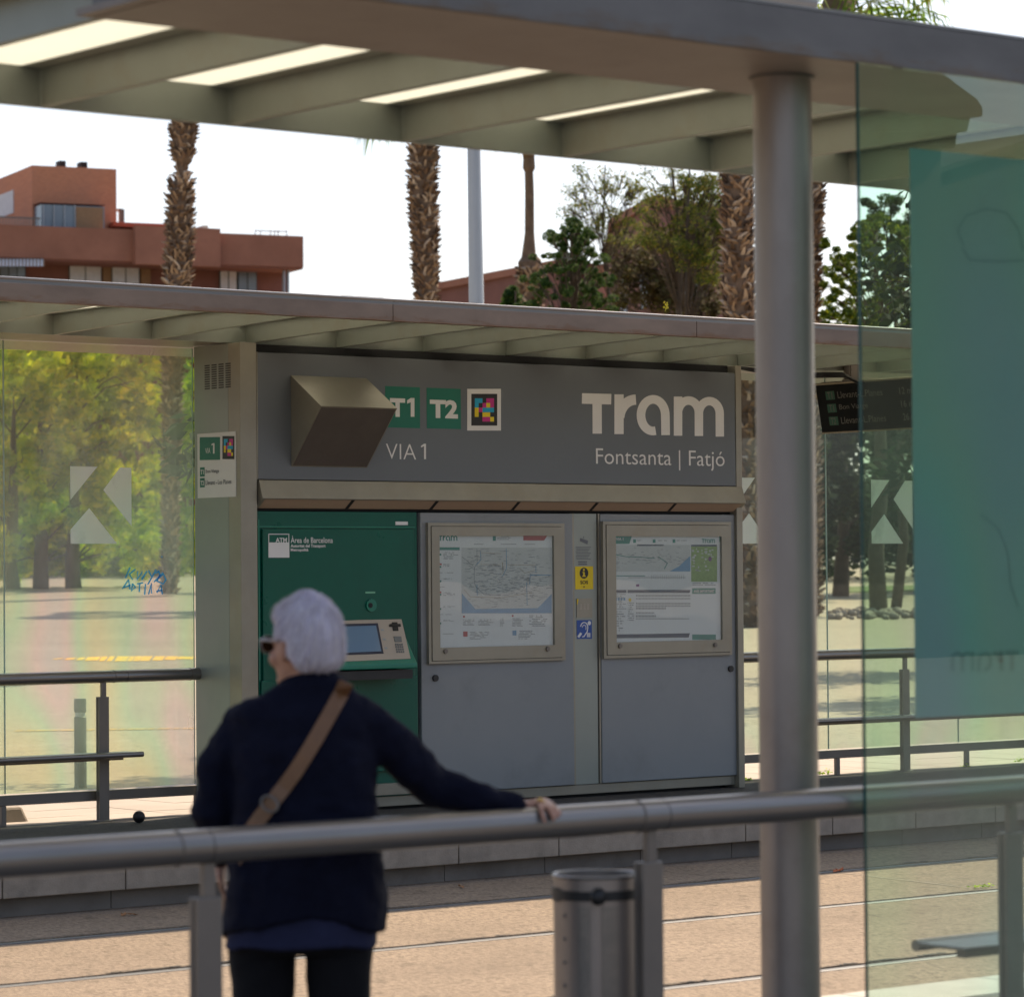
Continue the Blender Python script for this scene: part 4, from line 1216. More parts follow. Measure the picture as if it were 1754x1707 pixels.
def weed(px_, py_, w, h, n, label, z=0.0):
    p = at(px_, py_, Z=z)
    mb = MB(); rs = random.Random(int(px_))
    for i in range(n):
        c = Vector((rs.gauss(0, w / 2.2), rs.gauss(0, .02), abs(rs.gauss(0, h / 2)) + .004))
        a = rs.uniform(0, 6.28); s = rs.uniform(.006, .014)
        u = Vector((math.cos(a), math.sin(a), rs.uniform(-.4, .6))) * s; v = Vector((-math.sin(a), math.cos(a), rs.uniform(-.3, .9))) * s * .7
        mb.poly([c - u, c + v, c + u, c - v])
    return tag(mb.build('weed', m_grass, None, origin=p, local=True), label, 'weed', 'weeds growing in the paving cracks')
weed(1410, 1326, .10, .035, 90, 'yellow green weed at the short railing leg right of the column')
weed(1655, 1313, .05, .03, 40, 'small weed below the low bar behind the near glass')
weed(1745, 1304, .06, .03, 40, 'small weed by the rightmost railing post')
weed(1680, 1519, .12, .012, 50, 'low weed along the sunlit tram rail', -.295)
weed(1282, 1336, .06, .02, 40, 'yellowish weed at the foot of the kiosk end post')
p = at(1139, 533, Y=16.55)
mb = MB(); mb.tube([(0, 0, 0), (.012, 0, .03), (.01, 0, .055)], .002, 5)
for i in range(14):
    c = Vector((random.uniform(-.005, .025), random.uniform(-.01, .01), random.uniform(.015, .065))); s = .009
    mb.poly([c + Vector((-s, 0, 0)), c + Vector((0, 0, s)), c + Vector((s, 0, .003)), c + Vector((0, 0, -s))])
tag(mb.build('sprig', mat('yellow_sprig', (.6, .5, .03), .7), None, origin=p, local=True), 'tiny yellow sprig growing on the far shelter roof edge', 'weed')

# bollard, kerb ramp behind the far shelter
bp = at(138, 1349, Z=-.04); bt = thing('bollard', 'dark cylindrical bollard with waist band behind the left glass', 'bollard', (bp.x, bp.y, -.04))
br_ = 10.5 * (bp - CP).dot(FW) / F_PX; bh = at(138, 1196, Y=bp.y).z + .04
z = lambda f: -.04 + bh * f
MB().tube([(bp.x, bp.y, z(0)), (bp.x, bp.y, z(.79)), (bp.x, bp.y, z(.80)), ], [br_, br_, br_ * .86], 24).build('post', m_bollard, bt, smooth='auto')
MB().tube([(bp.x, bp.y, z(.80)), (bp.x, bp.y, z(.845))], br_ * .84, 24).build('band', m_lamp, bt, smooth='auto')
MB().tube([(bp.x, bp.y, z(.845)), (bp.x, bp.y, z(.855)), (bp.x, bp.y, z(.985)), (bp.x, bp.y, z(1))], [br_ * .86, br_, br_, br_ * .93], 24).build('cap', m_bollard, bt, smooth='auto')
MB().tube([(bp.x, bp.y, z(0) - .005), (bp.x, bp.y, z(.012))], br_ * 1.12, 24).build('base_ring', m_post, bt, smooth='auto')
kb = MB(); a = at(30, 1408, Z=-.03)
kb.hexa([(a.x - 1.6, a.y, -.05), (a.x + .1, a.y, -.05), (a.x + .52, a.y + 1.1, -.05), (a.x - 1.6, a.y + 1.1, -.05), (a.x - 1.6, a.y + .04, .075), (a.x + .06, a.y + .04, .075), (a.x + .30, a.y + 1.0, .085), (a.x - 1.6, a.y + 1.0, .085)])
tag(kb.build('kerb_stone', m_kerb, None, bevel=.02, origin=Vector((a.x, a.y, -.04))), 'pale dropped kerb stone behind the left railing', 'kerb stone')

# ------------------------------------------------------------------ background: lamp pole, palms, trees
lp0, lp1 = at(816, 515, Y=40), at(812, 265, Y=40)
gz = ground_z(40)
lt = thing('street_lamp', 'tall grey galvanised lamp pole between two palm trunks', 'street lamp', (lp0.x, 40, gz))
wr = lambda a, b, y: (b - a) / 2 * (lp0 - CP).dot(FW) / F_PX
dxy = (lp1 - lp0) / (lp1.z - lp0.z)
MB().tube([lp0 + dxy * (gz - lp0.z), lp0, lp1, lp1 + dxy * 4.0], [wr(800, 829, 515) * 1.15, wr(803, 829, 515), wr(799, 822, 265), .07], 20).build('pole', m_lamp, lt, smooth='auto')
tp = lp1 + dxy * 4.0
MB().box((tp.x - .7, 39.85, tp.z), (tp.x + .15, 40.15, tp.z + .12)).build('lamp_head', m_lamp, lt, bevel=.03)

def palm_trunk(name_label, pts_px, Y, scales=True, smooth_from=None, crown=None, seed=0, skirt=None, nscale=520):
    """pts_px: (px, py, half width px) from bottom to top"""
    rs = random.Random(seed)
    P = [at(a, b, Y=Y) for a, b, w in pts_px]
    W = [w * 1.06 * (p - CP).dot(FW) / F_PX for (a, b, w), p in zip(pts_px, P)]
    base = Vector((P[0].x, Y, ground_z(Y)))
    t = thing('palm_tree', name_label, 'palm tree', base, 'palm trees behind the far shelter')
    if P[0].z > base.z + .1:
        P = [base] + P; W = [W[0]] + W
    # resample
    pp, ww = [], []
    for i in range(len(P) - 1):
        for k in range(8):
            f = k / 8
            pp.append(P[i].lerp(P[i + 1], f)); ww.append(W[i] + (W[i + 1] - W[i]) * f)
    pp.append(P[-1]); ww.append(W[-1])
    tr = MB().tube(pp, [w * .80 for w in ww], 18).build('trunk', m_bark if scales else m_palmsmooth, t, smooth=True)
    if scales:
        mb = MB(); z0, z1 = pp[0].z, pp[-1].z
        lim = scales if isinstance(scales, tuple) else (z0, z1)
        rows = int((lim[1] - lim[0]) / .105)
        for r_ in range(rows):
            z = lim[0] + (lim[1] - lim[0]) * (r_ + rs.random() * .3) / rows
            i = min(range(len(pp) - 1), key=lambda q: abs((pp[q].z + pp[q + 1].z) / 2 - z))
            c = pp[i].lerp(pp[i + 1], max(0, min(1, (z - pp[i].z) / max(1e-6, pp[i + 1].z - pp[i].z)))); w = ww[i]
            nk = max(8, int(w * 2 * 3.14 / .125))
            for k in range(nk):
                if rs.random() < .18: continue
                a = 2 * math.pi * (k + .5 * (r_ % 2) + rs.uniform(-.25, .25)) / nk
                e = Vector((math.cos(a), math.sin(a), 0)); tt = Vector((-e.y, e.x, 0))
                hw = rs.uniform(.025, .06); L = rs.uniform(.07, .27); fl = rs.uniform(.15, 1.25)
                b0 = c + e * (w * .76)
                tip = b0 + e * (w * .24 + .08 * fl) + Vector((0, 0, L * rs.uniform(.5, 1.0))) + tt * rs.uniform(-.15, .15)
                mid = b0 + e * (w * .20) + Vector((0, 0, L * .35))
                th = e * -.03
                kk = len(mb.v)
                mb.v += [b0 - tt * hw, b0 + tt * hw, mid + tt * hw * .8, tip + tt * .02, tip - tt * .02, mid - tt * hw * .8,
                         b0 + Vector((0, 0, .07)), mid + Vector((0, 0, .06)) + th]
                mb.f += [[kk, kk + 1, kk + 2, kk + 5], [kk + 5, kk + 2, kk + 3, kk + 4], [kk, kk + 5, kk + 7, kk + 6], [kk + 1, kk + 6, kk + 7, kk + 2], [kk + 5, kk + 4, kk + 7], [kk + 2, kk + 7, kk + 3], [kk + 4, kk + 3, kk + 7]]
        mb.build('leaf_bases', m_barkr, tr)
    if crown:
        cpx, cpy, nf, rad, droop = crown
        c = at(cpx, cpy, Y=Y)
        if (c - pp[-1]).length > .3:
            MB().tube([pp[-1], pp[-1].lerp(c, .5) + Vector((0, 0, .1)), c], [ww[-1] * .8, ww[-1] * .75, ww[-1] * .7], 14).build('upper_trunk', m_bark, t, smooth=True)
        mb = MB()
        for k in range(nf):
            a = 2 * math.pi * k * .618 + rs.random(); el = rs.uniform(-.9, 1.2)
            e = Vector((math.cos(a) * math.cos(el), math.sin(a) * math.cos(el), math.sin(el)))
            L = rad * rs.uniform(.5, .75); hub = c + e * L + Vector((0, 0, -.12 * L))
            mb.tube([c, c + e * L * .5 + Vector((0, 0, .05)), hub], [.03, .02, .015], 4, caps=False)
            s_ = e.cross(Vector((0, 0, 1))).normalized(); u_ = s_.cross(e)
            for q in range(22):
                b_ = R(-110 + 220 * q / 21)
                d = (e * math.cos(b_) + s_ * math.sin(b_)).normalized(); d2 = (d + u_ * rs.uniform(-.15, .25)).normalized()
                l = rad * .48 * rs.uniform(.8, 1.05); n_ = d2.cross(u_).normalized() * .035
                m1_ = hub + d2 * l * .6; tip = hub + d2 * l * .8 + Vector((0, 0, -droop * l * rs.uniform(.35, .6)))
                mb.poly([hub - n_ * .3, m1_ - n_, m1_ + n_, hub + n_ * .3]); mb.poly([m1_ - n_, tip, m1_ + n_])
        mb.build('crown', m_frond, t)
    return t
palm_trunk('leftmost shaggy palm trunk with a bare narrow neck, in front of the brick flats', [(291, 1017, 15), (292, 860, 15), (296, 600, 18), (304, 480, 24), (309, 400, 23), (309, 350, 23), (311, 316, 21), (312, 305, 11), (312, 285, 10.5), (313, 275, 19), (314, 235, 23), (316, 205, 22)], 66.0, seed=1, crown=(318, 0, 26, 2.6, 1.0))
palm_trunk('thick shaggy palm trunk left of the grey lamp pole', [(731, 520, 20), (728, 440, 23), (726, 380, 24), (724, 320, 25), (725, 250, 25)], 60.0, seed=2, crown=(742, 105, 26, 2.2, 1.2))
palm_trunk('slender smooth palm trunk with ragged skirt right of the lamp pole', [(908, 525, 22), (908, 470, 23), (907, 447, 24), (906, 438, 15), (907, 400, 10), (907, 330, 9.5), (906, 295, 9), (906, 288, 13), (906, 272, 12)], 72.0, scales=(7.4, 10.35), seed=3, crown=(890, 128, 22, 2.2, 1.0))
palm_trunk('stout shaggy palm trunk just left of the steel column', [(1287, 1078, 26), (1285, 800, 26), (1270, 560, 30), (1265, 450, 30), (1264, 300, 28)], 46.0, seed=4, crown=(1262, 40, 26, 2.4, 1.0))
palm_trunk('shaggy palm trunk half hidden behind the steel column', [(1372, 570, 31), (1374, 450, 32), (1376, 320, 38)], 50.0, seed=5, crown=(1452, -62, 44, 2.5, .9))

def leafcloud(mb, c, r, n, s, rs, sq=(1, 1, 1), shell=.3):
    for _ in range(n):
        d = Vector((rs.gauss(0, 1), rs.gauss(0, 1), rs.gauss(0, 1))).normalized()
        q = rs.random() ** shell
        p = c + Vector((d.x * r * sq[0], d.y * r * sq[1], d.z * r * sq[2])) * q
        a = rs.uniform(0, 6.28); b_ = rs.uniform(-1, 1)
        u = Vector((math.cos(a) * math.sqrt(1 - b_ * b_), math.sin(a) * math.sqrt(1 - b_ * b_), b_)); v = u.orthogonal().normalized()
        k = s * rs.uniform(.6, 1.4)
        mb.poly([p - u * k, p + v * k * .55, p + u * k, p - v * k * .55])
def tree(label, base, top, clumps, mleaf, leaf, seed, trunk_r=.12, name='tree', cat='tree', group='trees behind the far shelter', wood=True, limb=.22, dens=1.0, step=3):
    """clumps: list of (centre, radius, leaves); a limb runs from the trunk to each clump"""
    rs = random.Random(seed)
    t = thing(name, label, cat, base, group)
    base = Vector(base); top = Vector(top)
    L = (top - base).length
    pts = [base.lerp(top, f) + Vector((rs.uniform(-.02, .02) * L * (f > 0), rs.uniform(-.02, .02) * L * (f > 0), 0)) for f in np.linspace(0, 1, 7)]
    mb = MB(); mb.tube(pts, [trunk_r * (1 - .8 * f) for f in np.linspace(0, 1, 7)], 8)
    if wood:
        for q_, (c, r, n) in enumerate(clumps):
            if q_ % step: continue
            f = max(.15, min(.95, (c.z - base.z) / (top.z - base.z) - .15)); i = f * 6; a = pts[int(i)].lerp(pts[min(6, int(i) + 1)], i - int(i))
            m_ = a.lerp(c, .55) + Vector((rs.uniform(-.1, .1), rs.uniform(-.1, .1), .12 * (c - a).length))
            mb.tube([a, m_, c], [trunk_r * limb * (1 - .6 * f), trunk_r * limb * .5, .008], 5)
            for _ in range(3):
                e = c + Vector((rs.gauss(0, .5), rs.gauss(0, .5), rs.gauss(0, .5))) * r; mb.tube([m_.lerp(c, .5), e], [.014, .004], 4)
    mb.build('trunk', m_trunk, t, smooth=True)
    mb = MB()
    for c, r, n in clumps: leafcloud(mb, c, r, int(n * dens), leaf, rs, (1, 1, .8))
    mb.build('crown', mleaf, t)
    return t
def cl(px_, py_, Y, rpx, n, jy=0.0):
    c = at(px_, py_, Y=Y + jy); r = rpx * ((c - CP).dot(FW)) / F_PX
    return (c, r, n)
rs = random.Random(21)
def cloud_clumps(poly_fn, n, Y, rr, nl, rs, jy):
    o = []
    while len(o) < n:
        x, y, ok = poly_fn(rs)
        if ok: o.append(cl(x, y, Y, rs.uniform(*rr), nl, rs.uniform(-jy, jy)))
    return o
# dark conifer
def con_shape(rs):
    y = rs.uniform(375, 540); w = 20 + (y - 375) * .50 + 14 * math.sin(y * .16)
    x = rs.uniform(985 - w * 1.1, 985 + w * .8)
    return x, y, True
b = at(985, 540, Y=52); tree('dark green conifer with spreading tips, right of the slender palm', (b.x, 52, ground_z(52)), at(975, 385, Y=52), cloud_clumps(con_shape, 210, 52, (4, 10), 125, rs, 1.5), m_leafd, .034, 31, .16, step=2, limb=.12)
b = at(880, 530, Y=56); tree('small dark shrub top beside the base of the slender palm', (b.x, 56, ground_z(56)), at(878, 500, Y=56), [cl(880 + rs.uniform(-16, 16), 508 + rs.uniform(-14, 16), 56, rs.uniform(6, 10), 60) for _ in range(10)], m_leafd, .07, 32, .08)
# open pines
def pine(label, px0, px1, tr, Y, pts, ml, seed, leaf=.06):
    b = at(px0, 540, Y=Y)
    return tree(label, (b.x, Y, ground_z(Y)), at(px1, 282, Y=Y), [cl(x, y, Y, r, n, rs.uniform(-.6, .6)) for x, y, r, n in pts], ml, leaf, seed, tr, limb=.14, dens=.62, step=1)
pine('sparse thin pine with bare twigs left of the twin pine trunks', 1062, 1035, .07, 58, [(rs.uniform(965, 1105), rs.uniform(285, 420), rs.uniform(9, 20), 140) for _ in range(75)], m_leafp, 33, .034)
pine('slim dark trunked pine nearest the middle of the grove', 1158, 1157, .14, 54, [(rs.uniform(1100, 1235), rs.uniform(290, 440), rs.uniform(10, 22), 170) for _ in range(95)], m_leafp, 34, .034)
pine('slim pine with pale foliage beside the stout palm', 1180, 1178, .085, 50, [(rs.uniform(1160, 1245), rs.uniform(300, 480), rs.uniform(8, 18), 160) for _ in range(75)], m_leafp, 35, .034)
pine('brownish half dead pine behind the other pines', 1215, 1208, .07, 62, [(rs.uniform(1040, 1240), rs.uniform(400, 535), rs.uniform(10, 24), 170) for _ in range(130)], leafm('brown_pine_leaves', [(0, (.05, .04, .02)), (.5, (.13, .09, .05)), (.8, (.10, .11, .03)), (1, (.22, .15, .09))], .3), 36)
# round green tree right of the column
def gr(rs):
    x = rs.uniform(1410, 1600); y = rs.uniform(345, 560)
    top = 372 + abs(x - 1515) * .25 + (25 if x < 1450 else 0)
    return x, y, y > top + rs.uniform(-18, 14)
b = at(1500, 560, Y=50); tree('bushy yellow green tree right of the steel column', (b.x, 50, ground_z(50)), at(1500, 400, Y=50), cloud_clumps(gr, 260, 50, (5, 13), 160, rs, 1.8), leafm('mixed_leaves', [(0, (.04, .08, .018)), (.5, (.09, .14, .028)), (.85, (.20, .24, .04)), (1, (.36, .35, .04))], .5), .042, 37, .2, step=4, limb=.14)
b = at(1530, 560, Y=53); tree('darker sparse tree rising behind the bushy one', (b.x, 53, ground_z(53)), at(1535, 345, Y=53), [cl(rs.uniform(1480, 1600), rs.uniform(335, 430), 53, rs.uniform(9, 18), 180) for _ in range(50)], m_leafd, .04, 38, .13)

# yellow green trees seen through the left glass
def lt_fn(x0, x1, y0, y1):
    return lambda rs: (rs.uniform(x0, x1), rs.uniform(y0, y1), True)
Yt = 72
for label, x0, x1, xt, xb, sd in (('yellow green street tree at the far left behind the glass', -60, 90, 20, 22, 41), ('yellow green street tree behind the cross shaped sticker', 40, 190, 72, 70, 42), ('broad yellow green street tree by the leaning palm', 130, 285, 130, 126, 43)):
    b = at(xb, 1002, Y=Yt); tree(label, (b.x, Yt, ground_z(Yt) - .05), at(xt, 700, Y=Yt), cloud_clumps(lt_fn(x0, x1, 585, 985), 56, Yt, (16, 34), 95, rs, 1.6), m_leafy, .15, sd, .22, group='street trees behind the left glass')
mb = MB(); r2 = random.Random(5)
for i in range(160):
    c = at(r2.uniform(-120, 420), r2.uniform(640, 1010), Y=84 + r2.uniform(-2, 2)); leafcloud(mb, c, r2.uniform(.6, 1.3), 60, .22, r2)
o = mb.build('distant_foliage', leafm('deep_green_leaves', [(0, (.10, .17, .03)), (.6, (.22, .29, .04)), (1, (.38, .38, .05))], .6), None); o['kind'] = 'stuff'
# dark grove seen through the right glass
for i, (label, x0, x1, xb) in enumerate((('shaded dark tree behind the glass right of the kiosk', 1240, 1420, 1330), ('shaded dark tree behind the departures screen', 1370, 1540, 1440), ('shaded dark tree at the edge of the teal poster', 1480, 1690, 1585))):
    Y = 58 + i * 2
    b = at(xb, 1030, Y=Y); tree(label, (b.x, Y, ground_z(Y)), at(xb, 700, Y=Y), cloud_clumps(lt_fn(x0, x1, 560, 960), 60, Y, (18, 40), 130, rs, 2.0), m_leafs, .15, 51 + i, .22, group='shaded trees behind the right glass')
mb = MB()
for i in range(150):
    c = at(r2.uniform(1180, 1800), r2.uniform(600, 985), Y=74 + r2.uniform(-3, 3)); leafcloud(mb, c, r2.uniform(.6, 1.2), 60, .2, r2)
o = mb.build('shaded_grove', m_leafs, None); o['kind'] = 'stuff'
# low stone wall and rubble heap behind the right glass
p = at(1268, 1085, Y=46); a = Vector((p.x, 46, ground_z(46)))
tag(MB().box((a.x - 1.2, 46, a.z - .1), (a.x + .4, 46.5, a.z + .55)).build('stone_wall', m_kerb, None, bevel=.03, origin=a), 'low dark stone wall end between kiosk and column', 'wall')
mb = MB(); r2 = random.Random(8)
for i in range(90):
    p = gpt(r2.uniform(1418, 1600), 1052 + r2.uniform(-4, 9), 0); s = r2.uniform(.05, .13)
    mb.ell(p + Vector((0, 0, s * .5)), (s, s, s * .7), None, 7, 5)
o = mb.build('gravel', m_kerb, None); o['kind'] = 'stuff'
# street trees that stand hidden behind the kiosk and the poster; their shade bands lie on the road
r3 = random.Random(77)
def shade_tree(x, y, z0, z1, rad, label, sd):
    cs_ = []
    for k in range(34):
        c = Vector((x + r3.gauss(0, rad * .55), y + r3.gauss(0, rad * .28), r3.uniform(z0, z1))); cs_.append((c, r3.uniform(.3, .55), 90))
    tree(label, (x, y, ground_z(y)), (x, y, z1), cs_, m_leafs, .11, sd, .13, group='street trees shading the road', limb=.3)
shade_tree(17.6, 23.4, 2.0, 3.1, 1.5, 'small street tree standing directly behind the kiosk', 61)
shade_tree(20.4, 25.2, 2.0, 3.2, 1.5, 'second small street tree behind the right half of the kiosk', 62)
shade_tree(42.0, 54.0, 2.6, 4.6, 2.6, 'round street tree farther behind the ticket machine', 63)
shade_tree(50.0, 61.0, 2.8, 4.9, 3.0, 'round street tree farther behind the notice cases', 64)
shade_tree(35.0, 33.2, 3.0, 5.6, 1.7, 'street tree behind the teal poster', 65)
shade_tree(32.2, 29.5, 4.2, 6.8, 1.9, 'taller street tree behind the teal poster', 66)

# ------------------------------------------------------------------ background buildings
ang = R(14)
BU = Vector((math.cos(ang), -math.sin(ang), 0)); BN = Vector((-math.sin(ang), -math.cos(ang), 0)); BV = -BN
B0 = at(250, 430, D=140)
def bp_(px_, py_, dep=0.0):
    p = atp(px_, py_, B0 + BV * dep, BN); return p
def bbox(mb, x0, y0, x1, y1, d0, d1, zmin=None):
    a = bp_(x0, y0, d0); b = bp_(x1, y1, d0)
    s0, s1 = (a - B0).dot(BU), (b - B0).dot(BU)
    z1, z0 = a.z, (b.z if zmin is None else zmin)
    q = lambda s, d, z: B0 + BU * s + BV * d + Vector((0, 0, z - B0.z))
    mb.hexa([q(s0, d0, z0), q(s1, d0, z0), q(s1, d1, z0), q(s0, d1, z0), q(s0, d0, z1), q(s1, d0, z1), q(s1, d1, z1), q(s0, d1, z1)])
    return mb
gz = ground_z(140)
bl = thing('apartment_building', 'red brick apartment block with penthouse and roof terrace at upper left', 'building', Vector((B0.x, B0.y, gz)))
bbox(MB(), -160, 425, 492, 0, 2.2, 14, gz).build('wall', m_brickdark, bl)
bbox(MB(), -170, 378, 520, 458, 0.0, 2.19).build('terrace_parapet', m_brickmid, bl)
bbox(MB(), -170, 427.5, 519, 461.5, 0.1, 2.19).build('terrace_slab', m_brickdark, bl)
bbox(MB(), 232, 386, 378, 457, -.35, -.005).build('parapet_bay', m_brickmid, bl)
bbox(MB(), -170, 560, 519, 600, 0.0, 2.19, None).build('lower_parapet', m_brick, bl)
ph = bbox(MB(), 55, 283, 200, 400, 1.6, 16).build('penthouse', m_brick, bl)
p = (bp_(55, 283, 1.6) - B0).dot(BU)
mb = MB(); q = lambda s, d, z: B0 + BU * s + BV * d + Vector((0, 0, z - B0.z))
zt = bp_(55, 283, 1.6).z
mb.hexa([q(p - .04, 4.4, zt - 1.75), q(p - .001, 4.4, zt - 1.75), q(p - .001, 8.0, zt - 1.75), q(p - .04, 8.0, zt - 1.75), q(p - .04, 4.4, zt - .75), q(p - .001, 4.4, zt - .75), q(p - .001, 8.0, zt - .75), q(p - .04, 8.0, zt - .75)])
mb.build('side_window', m_winwhite, ph)
bbox(MB(), 71, 350, 179, 394, .55, 1.59).build('glazed_balcony', m_winglass, ph)
bbox(MB(), 68, 347, 181, 351, .5, 1.59).build('balcony_roof', m_brickdark, ph)
bbox(MB(), 130, 354, 177, 392, .50, .54).build('roller_shutter', m_shutter, ph)
mb = MB()
for x in (74, 92, 110, 128): bbox(mb, x, 351, x + 1.6, 394, .45, .54)
mb.build('balcony_bar', m_lamp, ph)
mb = MB()
for x in range(-40, 70, 5): bbox(mb, x, 372, x + 1.2, 392, .3, .36)
bbox(mb, -45, 371, 70, 373, .3, .36); mb.build('balcony_railing', m_post, bl)
for x0, x1, y0 in ((102, 113, 275), (138.5, 150, 277)):
    bbox(MB(), x0, y0, x1, 287, 5, 5.6).build('chimney', m_dark, bl)
bbox(MB(), 195, 380, 290, 391, .8, 8).build('tiled_roof', m_rooftile, bl)
mb = MB(); bbox(mb, 205, 357, 208.5, 380, 2, 2.2); bbox(mb, 210, 358, 213.5, 380, 2, 2.2); bbox(mb, 204, 357, 209, 361, 1.9, 2.3); mb.build('flue', m_post, bl)
mb = MB(); a = bp_(336, 414, 1.0); b = bp_(362, 414, 1.0); c = bp_(356, 386, 1.6); e = BV * 1.8
mb.hexa([a, b, b + e, a + e, c + (a - b) * .3, c, c + e, c + (a - b) * .3 + e]); mb.build('skylight_hood', m_paver, bl)
mb = MB()
for x in (437, 446, 463, 470, 476, 491): bbox(mb, x, 394, x + 1.2, 411, .5, .56)
bbox(mb, 437, 394, 492, 395.5, .5, .56); bbox(mb, 437, 396, 492, 397, 1.5, 1.56); mb.build('terrace_railing', m_lamp, bl)
bbox(MB(), 381, 403, 394, 412, .4, 1.0).build('chimney', m_brick, bl)
def window(x0, y0, x1, y1, m, n=2, d=2.05):
    w = bbox(MB(), x0, y0, x1, y1, d, 2.195).build('window', m_bollard, bl)
    for k in range(n):
        a = x0 + (x1 - x0) * k / n + 1.0; b = x0 + (x1 - x0) * (k + 1) / n - 1.0
        bbox(MB(), a, y0 + 1.5, b, y1 - 1.0, d - .03, d - .001).build('pane', m, w)
window(119, 449, 174, 500, m_winwhite, 2); window(192, 451, 239, 500, m_winwhite, 2)
window(377, 461, 406, 500, m_winwhite, 2); window(408, 462, 440, 500, m_winglass, 2); window(0, 452, 44, 500, m_winglass, 3)
bbox(MB(), 176, 452, 191, 500, 2.1, 2.195).build('shutter', m_shutter, bl)
bbox(MB(), 241, 453, 258, 500, 2.1, 2.195).build('shutter', m_shutter, bl)
mb = MB()
for i in range(14):
    a, b = bp_(-8 + i * 6, 437, 0.4), bp_(-8 + i * 6 + 3.4, 437, .4); c, d = bp_(-8 + i * 6, 456, -.6), bp_(-8 + i * 6 + 3.4, 456, -.6)
    mb.poly([a, b, d, c])
aw_ = mb.build('striped_awning', m_winwhite, bl)
mb = MB()
for i in range(14):
    a, b = bp_(-8 + i * 6 + 3.4, 437, 0.4), bp_(-8 + i * 6 + 6, 437, .4); c, d = bp_(-8 + i * 6 + 3.4, 456, -.6), bp_(-8 + i * 6 + 6, 456, -.6)
    mb.poly([a, b, d, c])
mb.build('awning_stripe', m_shutter, aw_)
mb = MB()
for x in (486, 493): bbox(mb, x, 463, x + 3, 520, .5, .7)
mb.build('corner_column', m_lamp, bl)

# brick blocks behind the trees
def block(label, pl_, pc_, pr_, depth, winz):
    """pl_, pc_, pr_: (px, py, depth) of the roof corners left, middle, right"""
    A, B, C_ = [at(a, b, D=d) for a, b, d in (pl_, pc_, pr_)]
    zt = B.z; gz = ground_z(100)
    o = thing('apartment_building', label, 'building', Vector((B.x, B.y, gz)))
    back = FH0 * depth
    P = [Vector((v.x, v.y, 0)) for v in (A, B, C_)]; P = P + [P[2] + back, P[0] + back]
    mb = MB(); mb.prism([p + Vector((0, 0, gz)) for p in P], (0, 0, zt - gz)); mb.build('wall', m_brickdark, o)
    c = sum(P, Vector()) / 5
    Q = [p + (p - c).normalized() * .25 for p in P]
    mb = MB(); mb.prism([p + Vector((0, 0, zt + .002)) for p in Q], (0, 0, .28)); mb.build('coping', m_brickmid, o)
    for a, b in ((P[0], P[1]), (P[1], P[2])):
        d = b - a; L = d.length; d.normalize(); n = Vector((d.y, -d.x, 0))
        if n.dot(FH0) > 0: n = -n
        k = max(1, int(L / 3.2))
        for q in range(k):
            o2 = a + d * (L * (q + .5) / k - .55) + n * .04
            for zz in winz:
                mb = MB(); mb.hexa([o2 + Vector((0, 0, zt - zz)), o2 + d * 1.1 + Vector((0, 0, zt - zz)), o2 + d * 1.1 - n * .039 + Vector((0, 0, zt - zz)), o2 - n * .039 + Vector((0, 0, zt - zz)),
                                    o2 + Vector((0, 0, zt - zz + 1.3)), o2 + d * 1.1 + Vector((0, 0, zt - zz + 1.3)), o2 + d * 1.1 - n * .039 + Vector((0, 0, zt - zz + 1.3)), o2 - n * .039 + Vector((0, 0, zt - zz + 1.3))])
                mb.build('window', m_winglass, o)
FH0 = Vector((FW.x, FW.y, 0)).normalized()
block('low red brown brick block beside the foot of the lamp pole', (740, 500, 130), (960, 457, 120), (1040, 470, 123), 12, (3.4,))
block('tall plain red brown brick block rising behind the pines', (1052, 363, 112), (1121, 350, 105), (1242, 362, 109), 10, (3.2, 6.2))

# ------------------------------------------------------------------ house across the street behind the viewer (it shows in the near glass)
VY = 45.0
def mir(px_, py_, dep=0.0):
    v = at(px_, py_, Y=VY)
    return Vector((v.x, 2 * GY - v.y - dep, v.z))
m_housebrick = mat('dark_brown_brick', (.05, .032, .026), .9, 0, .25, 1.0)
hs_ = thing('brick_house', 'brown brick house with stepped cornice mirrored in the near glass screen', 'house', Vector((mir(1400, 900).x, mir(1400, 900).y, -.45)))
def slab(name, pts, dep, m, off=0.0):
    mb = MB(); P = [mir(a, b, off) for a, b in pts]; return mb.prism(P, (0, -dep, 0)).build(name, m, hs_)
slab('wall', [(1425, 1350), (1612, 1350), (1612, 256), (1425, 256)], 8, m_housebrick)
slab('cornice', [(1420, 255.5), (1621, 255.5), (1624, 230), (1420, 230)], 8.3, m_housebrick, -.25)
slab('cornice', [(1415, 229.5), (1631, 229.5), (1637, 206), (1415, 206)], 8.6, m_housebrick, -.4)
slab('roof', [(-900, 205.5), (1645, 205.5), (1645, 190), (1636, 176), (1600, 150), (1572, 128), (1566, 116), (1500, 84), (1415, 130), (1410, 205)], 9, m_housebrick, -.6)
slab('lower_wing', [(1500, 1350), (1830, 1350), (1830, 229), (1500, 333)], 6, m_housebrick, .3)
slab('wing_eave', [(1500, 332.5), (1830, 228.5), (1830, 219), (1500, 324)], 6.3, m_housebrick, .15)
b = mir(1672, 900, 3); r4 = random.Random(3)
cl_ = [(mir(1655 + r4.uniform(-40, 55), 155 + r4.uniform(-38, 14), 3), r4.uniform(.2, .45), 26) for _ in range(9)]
tree('bare branched tree above the house mirrored in the near glass', (b.x, b.y, -.45), mir(1665, 180, 3), cl_, m_leafd, .11, 91, .12, group='trees behind the viewer')

